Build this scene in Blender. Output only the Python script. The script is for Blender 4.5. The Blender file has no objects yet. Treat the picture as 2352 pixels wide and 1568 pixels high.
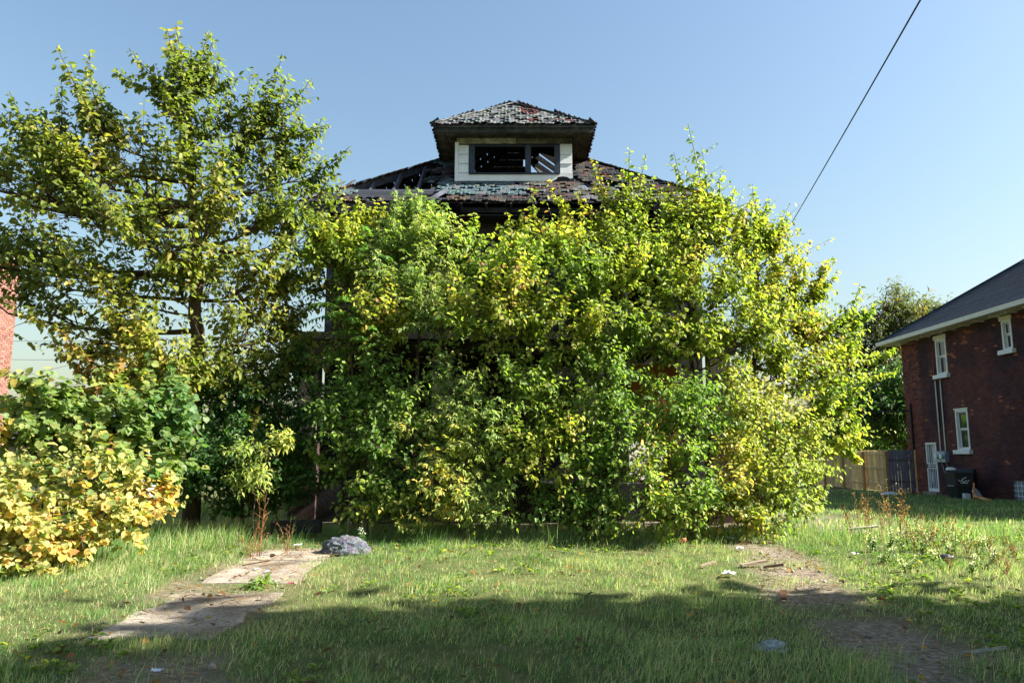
import bpy, math, random
import numpy as np
from mathutils import Vector, Matrix

random.seed(11)
rng = np.random.default_rng(11)
SC = bpy.context.scene
COL = SC.collection
R = math.radians

# ------------------------------------------------------------------ camera, sky, sun, exposure
CAM_Z, PITCH, FPX = 1.65, R(8.35), 1764.0
cam = bpy.data.cameras.new('camera')
cam.lens = 27.0; cam.sensor_width = 36.0; cam.clip_end = 3000
camo = bpy.data.objects.new('camera', cam); COL.objects.link(camo)
camo.location = (0, 0, CAM_Z); camo.rotation_euler = (R(90) + PITCH, 0, 0)
SC.camera = camo

SUN_EL, SUN_AZ = R(36), R(94)          # azimuth clockwise from +Y (the view direction)
SKY_STRENGTH, SUN_STRENGTH, EXPOSURE = 0.053, 5.0, 1.95
w = bpy.data.worlds.new('World'); SC.world = w; w.use_nodes = True
nt = w.node_tree; nt.nodes.clear()
sky = nt.nodes.new('ShaderNodeTexSky'); sky.sky_type = 'NISHITA'; sky.sun_disc = False
sky.sun_elevation = SUN_EL; sky.sun_rotation = SUN_AZ
sky.air_density = 1.75; sky.dust_density = 2.3; sky.ozone_density = 4.2; sky.altitude = 100
bg = nt.nodes.new('ShaderNodeBackground'); bg.inputs[1].default_value = SKY_STRENGTH
wo = nt.nodes.new('ShaderNodeOutputWorld')
nt.links.new(sky.outputs[0], bg.inputs[0]); nt.links.new(bg.outputs[0], wo.inputs[0])
sl = bpy.data.lights.new('sun', 'SUN'); sl.energy = SUN_STRENGTH; sl.angle = R(0.5); sl.color = (1.0, 0.95, 0.86)
so = bpy.data.objects.new('sun', sl); COL.objects.link(so)
SUN_DIR = Vector((math.sin(SUN_AZ) * math.cos(SUN_EL), math.cos(SUN_AZ) * math.cos(SUN_EL), math.sin(SUN_EL)))
so.rotation_euler = (-SUN_DIR).to_track_quat('-Z', 'Y').to_euler()
so.location = (30, 10, 30)
vs = SC.view_settings
vs.view_transform = 'Standard'; vs.look = 'None'; vs.gamma = 1.0; vs.exposure = EXPOSURE
vs.use_curve_mapping = False
SC.cycles.max_bounces = 8; SC.cycles.transparent_max_bounces = 8
SC.cycles.use_denoising = True

# ------------------------------------------------------------------ small helpers
CT, ST = math.cos(PITCH), math.sin(PITCH)

def P(px, py, Y):
    """a place in the scene at distance Y, from where it stands in the photograph (2352 px wide)"""
    a = (px - 1176.0) / FPX; b = (784.0 - py) / FPX
    t = Y / (CT - b * ST)
    return np.array((a * t, Y, CAM_Z + t * (ST + b * CT)))

def project(p):
    d = p[..., 1] * CT + (p[..., 2] - CAM_Z) * ST
    u = 1176 + FPX * p[..., 0] / d
    v = 784 - FPX * ((p[..., 2] - CAM_Z) * CT - p[..., 1] * ST) / d
    return u, v, d

def sstep(a, b, x):
    t = np.clip((np.asarray(x, float) - a) / (b - a), 0, 1)
    return t * t * (3 - 2 * t)

def vnoise(x, y, seed=0):
    x = np.asarray(x, float); y = np.asarray(y, float)
    xi = np.floor(x).astype(np.int64); yi = np.floor(y).astype(np.int64)
    fx = x - xi; fy = y - yi
    fx = fx * fx * (3 - 2 * fx); fy = fy * fy * (3 - 2 * fy)
    def h(i, j):
        n = (i * 374761393 + j * 668265263 + seed * 982451653) & 0x7fffffff
        n = ((n ^ (n >> 13)) * 1274126177) & 0x7fffffff
        return ((n ^ (n >> 16)) & 0xffff) / 65535.0
    return (h(xi, yi) * (1 - fx) + h(xi + 1, yi) * fx) * (1 - fy) + (h(xi, yi + 1) * (1 - fx) + h(xi + 1, yi + 1) * fx) * fy

def ground_z(x, y):
    x = np.asarray(x, float); y = np.asarray(y, float)
    z = 0.33 * sstep(3, 13.5, y) - 0.38 * sstep(15, 32, y)
    z = z + 0.05 * (vnoise(x * 0.7, y * 0.7, 3) - .5) + 0.02 * (vnoise(x * 2.6, y * 2.6, 4) - .5)
    return z

def tagit(o, label=None, cat=None, group=None, kind=None):
    if label: o['label'] = label
    if cat: o['category'] = cat
    if group: o['group'] = group
    if kind: o['kind'] = kind
    return o

def link(name, data, parent=None, loc=None, kind=None):
    o = bpy.data.objects.new(name, data); COL.objects.link(o)
    if parent is not None: o.parent = parent
    if loc is not None: o.location = loc
    if kind: o['kind'] = kind
    return o

def thing(name, label, cat, loc=(0, 0, 0), group=None):
    o = link(name, None, None, loc); o.empty_display_size = .2
    return tagit(o, label, cat, group)

def np_mesh(name, v, tris=None, quads=None, tint=None, mat=None, smooth=False):
    me = bpy.data.meshes.new(name)
    v = np.asarray(v, np.float32)
    loops, starts, pos = [], [], 0
    for f, k in ((tris, 3), (quads, 4)):
        if f is None or len(f) == 0: continue
        f = np.asarray(f, np.int32)
        loops.append(f.ravel()); starts.append(pos + np.arange(len(f)) * k); pos += f.size
    loops = np.concatenate(loops).astype(np.int32); starts = np.concatenate(starts).astype(np.int32)
    me.vertices.add(len(v)); me.vertices.foreach_set('co', v.ravel())
    me.loops.add(len(loops)); me.loops.foreach_set('vertex_index', loops)
    me.polygons.add(len(starts)); me.polygons.foreach_set('loop_start', starts)
    if smooth: me.polygons.foreach_set('use_smooth', np.ones(len(starts), bool))
    if tint is not None:
        at = me.attributes.new('tint', 'FLOAT_COLOR', 'POINT')
        c = np.ones((len(v), 4), np.float32); c[:, :3] = tint
        at.data.foreach_set('color', c.ravel())
    me.update(calc_edges=True)
    if mat is not None: me.materials.append(mat)
    return me

class MB:
    """collects boxes, prisms and tubes, then links them as one mesh object"""
    def __init__(s): s.v, s.f, s.t = [], [], []
    def add(s, vs_, fs_, tint=(1, 1, 1)):
        n = len(s.v)
        s.v += [tuple(p) for p in vs_]; s.t += [tint] * len(vs_)
        s.f += [tuple(i + n for i in f) for f in fs_]
        return s
    def box(s, x0, x1, y0, y1, z0, z1, tint=(1, 1, 1)):
        c = [(x0, y0, z0), (x1, y0, z0), (x1, y1, z0), (x0, y1, z0), (x0, y0, z1), (x1, y0, z1), (x1, y1, z1), (x0, y1, z1)]
        return s.add(c, [(0, 3, 2, 1), (4, 5, 6, 7), (0, 1, 5, 4), (1, 2, 6, 5), (2, 3, 7, 6), (3, 0, 4, 7)], tint)
    def bar(s, a, b, wd, ht, up=(0, 0, 1), tint=(1, 1, 1), taper=1.0):
        a = Vector(a); b = Vector(b); d = (b - a).normalized(); up = Vector(up)
        sx = d.cross(up)
        if sx.length < 1e-4: sx = d.cross(Vector((1, 0, 0)))
        sx.normalize(); uu = sx.cross(d).normalized()
        c = []
        for p, k in ((a, 1.0), (b, taper)):
            for i, j in ((-1, -1), (1, -1), (1, 1), (-1, 1)):
                c.append(p + sx * (i * wd * k / 2) + uu * (j * ht * k / 2))
        return s.add(c, [(3, 2, 1, 0), (4, 5, 6, 7), (0, 1, 5, 4), (1, 2, 6, 5), (2, 3, 7, 6), (3, 0, 4, 7)], tint)
    def prism(s, poly, ext, tint=(1, 1, 1)):
        n = len(poly); e = Vector(ext)
        c = [Vector(p) for p in poly] + [Vector(p) + e for p in poly]
        fs = [tuple(range(n))[::-1], tuple(range(n, 2 * n))] + [(i, (i + 1) % n, n + (i + 1) % n, n + i) for i in range(n)]
        return s.add(c, fs, tint)
    def tube(s, pts, rad, sides=8, tint=(1, 1, 1), cap=True):
        pts = [Vector(p) for p in pts]; n = len(pts)
        rad = rad if hasattr(rad, '__len__') else [rad] * n
        c = []
        for i, p in enumerate(pts):
            d = (pts[min(i + 1, n - 1)] - pts[max(i - 1, 0)]).normalized()
            a = d.cross(Vector((0, 0, 1)))
            if a.length < .05: a = d.cross(Vector((0, 1, 0)))
            a.normalize(); b = d.cross(a)
            for k in range(sides):
                q = 2 * math.pi * k / sides
                c.append(p + (a * math.cos(q) + b * math.sin(q)) * rad[i])
        fs = [(i * sides + k, i * sides + (k + 1) % sides, (i + 1) * sides + (k + 1) % sides, (i + 1) * sides + k) for i in range(n - 1) for k in range(sides)]
        if cap: fs += [tuple(range(sides))[::-1], tuple((n - 1) * sides + k for k in range(sides))]
        return s.add(c, fs, tint)
    def mesh(s, name, mat, org=(0, 0, 0), bevel=None):
        me = bpy.data.meshes.new(name); o = Vector(org)
        me.from_pydata([tuple(Vector(p) - o) for p in s.v], [], s.f)
        at = me.attributes.new('tint', 'FLOAT_COLOR', 'POINT')
        at.data.foreach_set('color', np.array([(*t, 1) for t in s.t], np.float32).ravel())
        me.materials.append(mat); me.update()
        return me
    def build(s, name, mat, parent=None, kind=None):
        """vertices are given in scene coordinates; the object sits at its own centre"""
        a = np.array(s.v); c = (a.min(0) + a.max(0)) / 2
        me = s.mesh(name, mat, c)
        off = world_loc(parent)
        return link(name, me, parent, Vector(c) - off, kind)

def world_loc(o):
    t = Vector((0, 0, 0))
    while o is not None:
        t += o.location; o = o.parent
    return t

# ------------------------------------------------------------------ materials
MATS = {}
def mat(name, base=(.5, .5, .5), rough=.8, spec=.3, tint=False, n_scale=None, n_amt=.25, n2=None, bump=0, bscale=30, metal=0.0, stretch=None):
    """procedural: base (times the tint attribute) varied by noise at one or two scales, and a bump"""
    if name in MATS: return MATS[name]
    m = bpy.data.materials.new(name); m.use_nodes = True; MATS[name] = m
    t = m.node_tree; N = t.nodes; L = t.links
    b = N['Principled BSDF']
    b.inputs['Roughness'].default_value = rough; b.inputs['Specular IOR Level'].default_value = spec
    b.inputs['Metallic'].default_value = metal
    col = N.new('ShaderNodeRGB'); col.outputs[0].default_value = (*base, 1); out = col.outputs[0]
    def mul(a, c):
        x = N.new('ShaderNodeMix'); x.data_type = 'RGBA'; x.blend_type = 'MULTIPLY'; x.inputs[0].default_value = 1
        L.new(a, x.inputs[6]); L.new(c, x.inputs[7]); return x.outputs[2]
    if tint:
        a = N.new('ShaderNodeAttribute'); a.attribute_name = 'tint'; out = mul(out, a.outputs['Color'])
    tc = N.new('ShaderNodeTexCoord'); geo = N.new('ShaderNodeNewGeometry')
    vec = geo.outputs['Position']
    if stretch:
        mp = N.new('ShaderNodeMapping'); mp.inputs['Scale'].default_value = stretch
        L.new(vec, mp.inputs[0]); vec = mp.outputs[0]
    for sc_, amt in ((n_scale, n_amt), (n2 or (None, 0))):
        if not sc_: continue
        n = N.new('ShaderNodeTexNoise'); n.inputs['Scale'].default_value = sc_; n.inputs['Detail'].default_value = 6
        n.inputs['Roughness'].default_value = .65
        L.new(vec, n.inputs['Vector'])
        r = N.new('ShaderNodeMapRange'); r.inputs[1].default_value = .3; r.inputs[2].default_value = .7
        r.inputs[3].default_value = 1 - amt; r.inputs[4].default_value = 1 + amt * .6
        L.new(n.outputs[0], r.inputs[0]); out = mul(out, r.outputs[0])
    L.new(out, b.inputs['Base Color'])
    if bump:
        n = N.new('ShaderNodeTexNoise'); n.inputs['Scale'].default_value = bscale; n.inputs['Detail'].default_value = 5
        L.new(vec, n.inputs['Vector'])
        bp = N.new('ShaderNodeBump'); bp.inputs['Strength'].default_value = bump; bp.inputs['Distance'].default_value = .02
        L.new(n.outputs[0], bp.inputs['Height']); L.new(bp.outputs[0], b.inputs['Normal'])
    return m

def leaf_mat(name, trans=.5, gloss=.28, rough=.5, boost=(1.35, 1.5, .6)):
    m = bpy.data.materials.new(name); m.use_nodes = True
    t = m.node_tree; N = t.nodes; L = t.links
    b = N['Principled BSDF']; out = N['Material Output']
    a = N.new('ShaderNodeAttribute'); a.attribute_name = 'tint'
    geo = N.new('ShaderNodeNewGeometry')
    n = N.new('ShaderNodeTexNoise'); n.inputs['Scale'].default_value = 28; n.inputs['Detail'].default_value = 3
    L.new(geo.outputs['Position'], n.inputs['Vector'])
    r = N.new('ShaderNodeMapRange'); r.inputs[1].default_value = .3; r.inputs[2].default_value = .7
    r.inputs[3].default_value = .78; r.inputs[4].default_value = 1.2
    L.new(n.outputs[0], r.inputs[0])
    x = N.new('ShaderNodeMix'); x.data_type = 'RGBA'; x.blend_type = 'MULTIPLY'; x.inputs[0].default_value = 1
    L.new(a.outputs['Color'], x.inputs[6]); L.new(r.outputs[0], x.inputs[7])
    # the underside of a leaf is paler
    y = N.new('ShaderNodeMix'); y.data_type = 'RGBA'; y.blend_type = 'MIX'
    f = N.new('ShaderNodeMath'); f.operation = 'MULTIPLY'; f.inputs[1].default_value = .35
    L.new(geo.outputs['Backfacing'], f.inputs[0]); L.new(f.outputs[0], y.inputs[0])
    L.new(x.outputs[2], y.inputs[6]); y.inputs[7].default_value = (.16, .19, .10, 1)
    L.new(y.outputs[2], b.inputs['Base Color'])
    b.inputs['Roughness'].default_value = rough; b.inputs['Specular IOR Level'].default_value = gloss
    tr = N.new('ShaderNodeBsdfTranslucent')
    z = N.new('ShaderNodeMix'); z.data_type = 'RGBA'; z.blend_type = 'MULTIPLY'; z.inputs[0].default_value = 1
    L.new(x.outputs[2], z.inputs[6]); z.inputs[7].default_value = (*boost, 1)
    L.new(z.outputs[2], tr.inputs[0])
    ms = N.new('ShaderNodeMixShader'); ms.inputs[0].default_value = trans
    L.new(b.outputs[0], ms.inputs[1]); L.new(tr.outputs[0], ms.inputs[2]); L.new(ms.outputs[0], out.inputs[0])
    return m

M_LEAF = leaf_mat('leaf')
M_GRASS = leaf_mat('grass_blade', trans=.45, gloss=.3, rough=.5, boost=(1.2, 1.35, .7))
M_BARK = mat('bark', (.09, .07, .05), .9, .1, tint=True, n_scale=14, n_amt=.5, bump=.6, bscale=40, stretch=(1, 1, .3))
M_CHAR = mat('charred_wood', (.016, .015, .016), .75, .3, tint=True, n_scale=6, n_amt=.6, n2=(40, .5), bump=.7, bscale=60, stretch=(.3, 1, 1))
M_OLDWOOD = mat('weathered_wood', (.14, .13, .115), .85, .2, tint=True, n_scale=5, n_amt=.55, n2=(50, .4), bump=.5, bscale=70, stretch=(.25, 1, 1))
M_SOFFIT = mat('soffit_wood', (.15, .147, .125), .85, .2, tint=True, n_scale=4, n_amt=.75, n2=(25, .7), bump=.4, bscale=50)
M_WHITE = mat('white_siding', (.74, .76, .78), .55, .3, tint=True, n_scale=3, n_amt=.12, n2=(40, .06), bump=.05, bscale=20)
M_NAVY = mat('dark_window_trim', (.035, .05, .085), .6, .3, tint=True, n_scale=12, n_amt=.4, bump=.2, bscale=40)
M_SHINGLE = mat('asphalt_shingle', (1, 1, 1), .95, .15, tint=True, n_scale=9, n_amt=.4, n2=(90, .45), bump=.7, bscale=160)
M_BRICK = mat('brick', (1, 1, 1), .9, .15, tint=True, n_scale=2.0, n_amt=.22, n2=(60, .25), bump=.4, bscale=90)
M_MORTAR = mat('mortar', (.15, .105, .09), .95, .1, n_scale=3, n_amt=.3)
M_PMORTAR = mat('pale_mortar', (.42, .38, .34), .95, .1, n_scale=3, n_amt=.2)
M_PAINT = mat('white_paint', (.74, .73, .70), .5, .35, tint=True, n_scale=5, n_amt=.1)
M_STEEL = mat('grey_metal', (.35, .37, .39), .45, .5, tint=True, n_scale=12, n_amt=.2, metal=.4)
M_BIN = mat('bin_plastic', (.012, .013, .015), .5, .4, tint=True, n_scale=8, n_amt=.25)
M_CEDAR = mat('fence_wood', (.66, .45, .21), .85, .2, tint=True, n_scale=6, n_amt=.35, n2=(40, .25), bump=.3, bscale=50, stretch=(1, 1, .15))
M_CONC = mat('concrete', (.33, .285, .225), .95, .15, tint=True, n_scale=2.2, n_amt=.55, n2=(30, .45), bump=.6, bscale=90)
M_ROCK = mat('rubble_stone', (.30, .31, .33), .95, .15, tint=True, n_scale=9, n_amt=.55, n2=(45, .5), bump=1, bscale=45)
M_SLATE = mat('dark_roof', (.045, .055, .075), .9, .25, tint=True, n_scale=2.5, n_amt=.35, n2=(60, .4), bump=.5, bscale=120)
M_PAPER = mat('paper', (.72, .73, .74), .7, .2, tint=True, n_scale=20, n_amt=.15)
M_WIRE = mat('cable', (.02, .02, .024), .5, .4)
def glass_mat():
    m = mat('window_glass', (.012, .016, .022), .04, .9, n_scale=1.5, n_amt=.3)
    return m
M_GLASS = glass_mat()
M_BLOCK = mat('glass_block', (.20, .25, .28), .12, .8, tint=True, n_scale=10, n_amt=.4, bump=.4, bscale=24)

# ------------------------------------------------------------------ the ground: one sheet to the horizon
def dirt_amount(x, y):
    """where the lawn is worn to bare soil (a track on the right, the edges of the walk on the left)"""
    x = np.asarray(x, float); y = np.asarray(y, float)
    wob = 0.55 * (vnoise(x * 1.4, y * 1.4, 8) - .5) + .35 * (vnoise(x * 4, y * 4, 9) - .5)
    cx = 3.35 + .12 * (y - 9)
    cx = np.where(y < 8, 3.2 + .02 * (8 - y), cx)
    d = np.abs(x - cx) / (0.62 + .05 * (9 - y)) + wob * .9
    a = (1 - sstep(.55, 1.05, d)) * sstep(4.5, 5.5, y) * (1 - sstep(11.6, 12.6, y))
    a = a * np.where(y < 8.0, .35 + .65 * sstep(.45, .62, vnoise(x * 1.7, y * 1.7, 21)), 1)
    # earth along the walk, at its foot and by the street
    d2 = np.maximum(np.abs(x + 3.1) - .62, 0) + .25 * wob
    b = (1 - sstep(.0, .2, d2)) * (.35 + .65 * sstep(.45, .6, vnoise(x * 3, y * 2, 14))) * sstep(6.8, 7.2, y) * (1 - sstep(11.3, 12.4, y))
    c = sstep(.52, .7, vnoise(x * .8 + 9, y * .8, 12)) * (1 - sstep(6.1, 6.7, y)) * .8
    # bare earth and litter in the deep shade under the thicket
    u = sstep(13.3, 14.2, y + .5 * wob) * (1 - sstep(17, 19, y)) * (1 - sstep(6, 8, np.abs(x)))
    return np.clip(np.maximum.reduce([a, b * .8, c, u]), 0, 1)

def axis(lo, hi, step, far):
    a = np.arange(lo, hi + 1e-6, step); out = [a]
    k, s = hi, step
    r = []
    while k < far: s *= 1.35; k += s; r.append(k)
    k, s = lo, step; l = []
    while k > -far: s *= 1.35; k -= s; l.append(k)
    return np.concatenate([l[::-1], a, r])
gx = axis(-14, 22, .3, 900); gy = axis(3, 36, .3, 900)
GX, GY = np.meshgrid(gx, gy)
GZ = ground_z(GX, GY)
nx, ny = len(gx), len(gy)
idx = np.arange(nx * ny).reshape(ny, nx)
quads = np.stack([idx[:-1, :-1], idx[:-1, 1:], idx[1:, 1:], idx[1:, :-1]], -1).reshape(-1, 4)
dm = dirt_amount(GX, GY).ravel()
gt = np.zeros((nx * ny, 3)); gt[:, 0] = dm
def ground_mat():
    m = bpy.data.materials.new('lawn_soil'); m.use_nodes = True
    t = m.node_tree; N = t.nodes; L = t.links; b = N['Principled BSDF']
    b.inputs['Roughness'].default_value = .95; b.inputs['Specular IOR Level'].default_value = .1
    a = N.new('ShaderNodeAttribute'); a.attribute_name = 'tint'
    sp = N.new('ShaderNodeSeparateColor'); L.new(a.outputs['Color'], sp.inputs[0])
    g = N.new('ShaderNodeNewGeometry')
    def noise(s, d=6):
        n = N.new('ShaderNodeTexNoise'); n.inputs['Scale'].default_value = s; n.inputs['Detail'].default_value = d
        n.inputs['Roughness'].default_value = .7
        L.new(g.outputs['Position'], n.inputs['Vector']); return n.outputs[0]
    def ramp(src, stops):
        r = N.new('ShaderNodeValToRGB'); L.new(src, r.inputs[0])
        el = r.color_ramp.elements
        el[0].position, el[0].color = stops[0][0], (*stops[0][1], 1)
        el[1].position, el[1].color = stops[-1][0], (*stops[-1][1], 1)
        for p_, c_ in stops[1:-1]:
            e = el.new(p_); e.color = (*c_, 1)
        return r.outputs[0]
    soil = ramp(noise(18), [(.3, (.085, .066, .048)), (.5, (.20, .162, .12)), (.7, (.36, .30, .235))])
    turf = ramp(noise(3.5), [(.3, (.05, .07, .022)), (.5, (.085, .10, .034)), (.7, (.16, .14, .065))])
    x = N.new('ShaderNodeMix'); x.data_type = 'RGBA'
    L.new(sp.outputs[0], x.inputs[0]); L.new(turf, x.inputs[6]); L.new(soil, x.inputs[7])
    L.new(x.outputs[2], b.inputs['Base Color'])
    bp = N.new('ShaderNodeBump'); bp.inputs['Strength'].default_value = .9; bp.inputs['Distance'].default_value = .03
    L.new(noise(30, 8), bp.inputs['Height']); L.new(bp.outputs[0], b.inputs['Normal'])
    return m
gme = np_mesh('ground', np.stack([GX, GY, GZ], -1).reshape(-1, 3), quads=quads, tint=gt, mat=ground_mat(), smooth=True)
link('ground', gme, kind='structure')

# ------------------------------------------------------------------ the old front walk, slab by slab
def slab(x0, x1, y0, y1, parent, tilt=0.0, dz=.02):
    n, m_ = 10, 12
    v, f, tt = [], [], []
    for j in range(m_ + 1):
        for i in range(n + 1):
            x = x0 + (x1 - x0) * i / n; y = y0 + (y1 - y0) * j / m_
            ex = .16 * (vnoise(y * 3, x * 3, 31) - .5)
            if i in (0, n): x += ex
            if j in (0, m_): y += ex
            z = 0.33 * float(sstep(3, 13.5, y)) + dz + tilt * (j / m_ - .5) + .008 * (vnoise(x * 5, y * 5, 33) - .5)
            dr_ = float(sstep(.45, .7, vnoise(x * 3 + 2, y * 3, 34))) * .6
            v.append((x, y, z)); tt.append((1 - .35 * dr_, 1 - .42 * dr_, 1 - .5 * dr_))
    for j in range(m_):
        for i in range(n):
            a = j * (n + 1) + i; f.append((a, a + 1, a + n + 2, a + n + 1))
    rim = [i for i in range(n + 1)] + [j * (n + 1) + n for j in range(1, m_ + 1)] + [m_ * (n + 1) + i for i in range(n - 1, -1, -1)] + [j * (n + 1) for j in range(m_ - 1, 0, -1)]
    base = len(v)
    for k in rim: v.append((v[k][0], v[k][1], v[k][2] - .1)); tt.append((.7, .7, .7))
    for q in range(len(rim)):
        q2 = (q + 1) % len(rim); f.append((rim[q2], rim[q], base + q, base + q2))
    mb = MB(); mb.v, mb.f, mb.t = v, f, tt
    return mb.build('slab', M_CONC, parent)
walk = link('path', None, kind='structure')
for y0, y1, tl in ((6.78, 8.5, -.012), (9.0, 10.3, .02), (10.36, 11.4, -.01)):
    slab(-3.56, -2.5, y0, y1, walk, tl, .012)

# ------------------------------------------------------------------ the burnt house
HX = 0.04                     # centre line
EY, EZ, HALF, PIT = 17.3, 7.49, 5.02, 0.74
house = thing('abandoned_house', 'burnt out two storey wooden house with broken hip roof behind the thicket', 'house', (HX, 22.3, 0.2))
L0, R0, F0, B0 = HX - 4.45, HX + 4.45, 18.0, 26.6

# walls: a charred shell with window openings, clapboards nailed over it
wl = MB()
openings = [(-2.75, -1.15, 5.0, 6.7), (1.72, 3.75, 5.0, 6.75), (-.5, .55, 5.25, 6.6)]
def wall_front(mb, y0, y1, x0, x1, z0, z1, ops):
    xs = sorted({x0, x1, *[o[0] for o in ops], *[o[1] for o in ops]})
    for a, b in zip(xs[:-1], xs[1:]):
        cut = [o for o in ops if o[0] <= a + 1e-6 and o[1] >= b - 1e-6]
        if cut:
            mb.box(a, b, y0, y1, z0, cut[0][2]); mb.box(a, b, y0, y1, cut[0][3], z1)
        else: mb.box(a, b, y0, y1, z0, z1)
wall_front(wl, F0, F0 + .15, L0, R0, 0.1, 7.86, openings + [(-4.0, -3.0, 1.2, 3.3)])
wl.box(L0, L0 + .15, F0 + .15, B0, .1, 7.42); wl.box(R0 - .15, R0, F0 + .15, B0, .1, 7.42); wl.box(L0 + .15, R0 - .15, B0 - .15, B0, .1, 7.42)
wl.box(L0 + .15, R0 - .15, F0 + .15, B0 - .15, 7.3, 7.4); wl.box(L0 + .15, R0 - .15, F0 + .15, B0 - .15, 4.1, 4.3)
wall = wl.build('wall', M_CHAR, house)
z = 4.45; k = 0
while z < 7.3:
    for a, b in ((L0, -2.9), (-2.9, -1.0), (-1.0, .7), (.7, 1.6), (1.6, 3.9), (3.9, R0)):
        segs = [(a, b)]
        for o in openings:
            if o[2] - .1 < z < o[3] + .02: segs = [s_ for p_, q_ in segs for s_ in ((p_, min(q_, o[0] - .08)), (max(p_, o[1] + .08), q_)) if s_[1] - s_[0] > .05]
        for p_, q_ in segs:
            if random.random() < .13: continue
            t_ = random.choice((.7, 1, 1.6, 2.6, 4.0)); j = random.uniform(-.012, .012)
            mb = MB(); mb.prism([(p_ + .003, F0 - .003, z + j), (p_ + .003, F0 - .035, z + j), (p_ + .003, F0 - .012, z + .135 + j), (p_ + .003, F0 - .003, z + .135 + j)], (q_ - p_ - .006, 0, random.uniform(-.01, .01)), (t_, t_, t_ * 1.04))
            mb.build('clapboard', M_CHAR, wall)
    z += .13
def trim_window(o, m, tint):
    x0, x1, z0, z1 = o
    mb = MB(); t = .12
    mb.box(x0 - t, x0, F0 - .06, F0 + .05, z0 - .03, z1 + t, tint); mb.box(x1, x1 + t, F0 - .06, F0 + .05, z0 - .03, z1 + t, tint)
    mb.box(x0, x1, F0 - .06, F0 + .05, z1, z1 + t, tint)
    wi = mb.build('window', m, house)
    s_ = MB(); s_.box(x0 - t - .05, x1 + t + .05, F0 - .12, F0 + .06, z0 - .11, z0 - .032, tint); s_.build('sill', m, wi)
    b = MB(); b.box((x0 + x1) / 2 - .04, (x0 + x1) / 2 + .04, F0 + .0, F0 + .06, z0 - .03, z1, tint); b.build('mullion', m, wi)
trim_window(openings[0], M_CHAR, (2.5, 3, 4)); trim_window(openings[1], M_OLDWOOD, (.55, .65, .8)); trim_window(openings[2], M_CHAR, (2, 3, 4))
cb = MB().box(R0 - .62, R0 - .40, F0 - .07, F0 - .036, 4.5, 7.2, (1, 1, 1)).build('corner_board', M_OLDWOOD, house)
MB().box(L0 - .03, L0 + .14, F0 - .07, F0 - .036, 4.3, 7.3, (.5, .6, .8)).build('corner_board', M_OLDWOOD, house)
MB().box(R0 - .12, R0 + .03, F0 - .07, F0 - .036, 4.3, 7.3, (.5, .5, .5)).build('corner_board', M_OLDWOOD, house)

# porch: roof slab, beam, piers, the rusty panel and the pale board that show through the leaves
pr = MB()
pr.prism([(L0 - .1, 15.3, 3.95), (L0 - .1, 15.3, 4.1), (L0 - .1, F0 - .1, 4.45), (L0 - .1, F0 - .1, 3.95)], (R0 - L0 + .2, 0, 0), (1, 1, 1))
porch = pr.build('porch_roof', M_CHAR, house)
MB().box(L0 - .05, -3.2, 15.36, 15.6, 3.66, 3.92, (1, .95, .8)).build('beam', M_OLDWOOD, porch)
MB().box(-3.18, R0 + .05, 15.36, 15.6, 3.66, 3.92, (.2, .2, .2)).build('beam', M_OLDWOOD, porch)
for x in (L0 + .3, -1.4, 1.5, R0 - .3):
    c = MB(); c.box(x - .26, x + .26, 15.3, 15.85, .1, 1.9, (.07, .045, .04)); c.prism([(x - .2, 15.37, 1.9), (x + .2, 15.37, 1.9), (x + .2, 15.77, 1.9), (x - .2, 15.77, 1.9)], (0, 0, 1.76), (.1, .09, .08))
    c.build('porch_pier', M_BRICK, house)
pd = MB(); pd.box(L0 + .0, R0, 15.4, F0 - .05, .15, 1.05, (.6, .6, .6)); pd.build('porch_floor', M_CHAR, house)
MB().box(2.45, 3.45, 15.9, 15.96, 1.1, 3.5, (.30, .11, .035)).build('door_panel', M_BRICK, house)
MB().add([(2.28, 15.15, 1.2), (2.95, 15.15, 1.1), (2.98, 15.3, 1.85), (2.3, 15.3, 1.95), (2.28, 15.2, 1.2), (2.95, 15.2, 1.1), (2.98, 15.35, 1.85), (2.3, 15.35, 1.95)],
         [(0, 1, 2, 3), (7, 6, 5, 4), (0, 4, 5, 1), (1, 5, 6, 2), (2, 6, 7, 3), (3, 7, 4, 0)], (1, .92, .85)).build('loose_board', M_PAPER, house)

# ---- main roof: rafters, sheathing boards with gaps, shingles
APY = EY + HALF; APZ = EZ + PIT * HALF
roof_mb = MB()
def rz(y): return EZ + PIT * (y - EY)
for s_ in (-1, 1):             # hip rafters and ridge knot
    roof_mb.bar((HX + s_ * HALF, EY, EZ - .1), (HX, APY, APZ - .1), .06, .2, tint=(2.0, 2.4, 3.2))
    roof_mb.bar((HX + s_ * HALF, EY + 2 * HALF, EZ - .1), (HX, APY, APZ - .1), .06, .2, tint=(1, 1, 1))
roof = roof_mb.build('roof', M_CHAR, house)
def in_slope(x, y): return abs(x - HX) < HALF - (y - EY)
def dormer_zone(x, y, e=0.0): return HX - 1.50 - e < x < HX + 1.52 + e and y > 18.55 - e
def left_hole(x, y):
    return x < -2.0 + .25 * math.sin(y * 9) and 18.12 < y < 20.3
def bare(x, y):                # sheathing without shingles
    return (x < -1.75 and 17.62 < y < 18.3 and x > -3.75) or (x < -3.1 and 17.95 < y < 18.3)
def small_holes(x, y):
    return (1.75 < x < 2.12 and 18.05 < y < 18.32) or (2.28 < x < 2.75 and 18.28 < y < 18.58) or (-2.2 < x < -1.55 and 17.45 < y < 17.75) or (2.55 < x < 2.95 and 17.95 < y < 18.15)
xr = HX - 4.7
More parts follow.
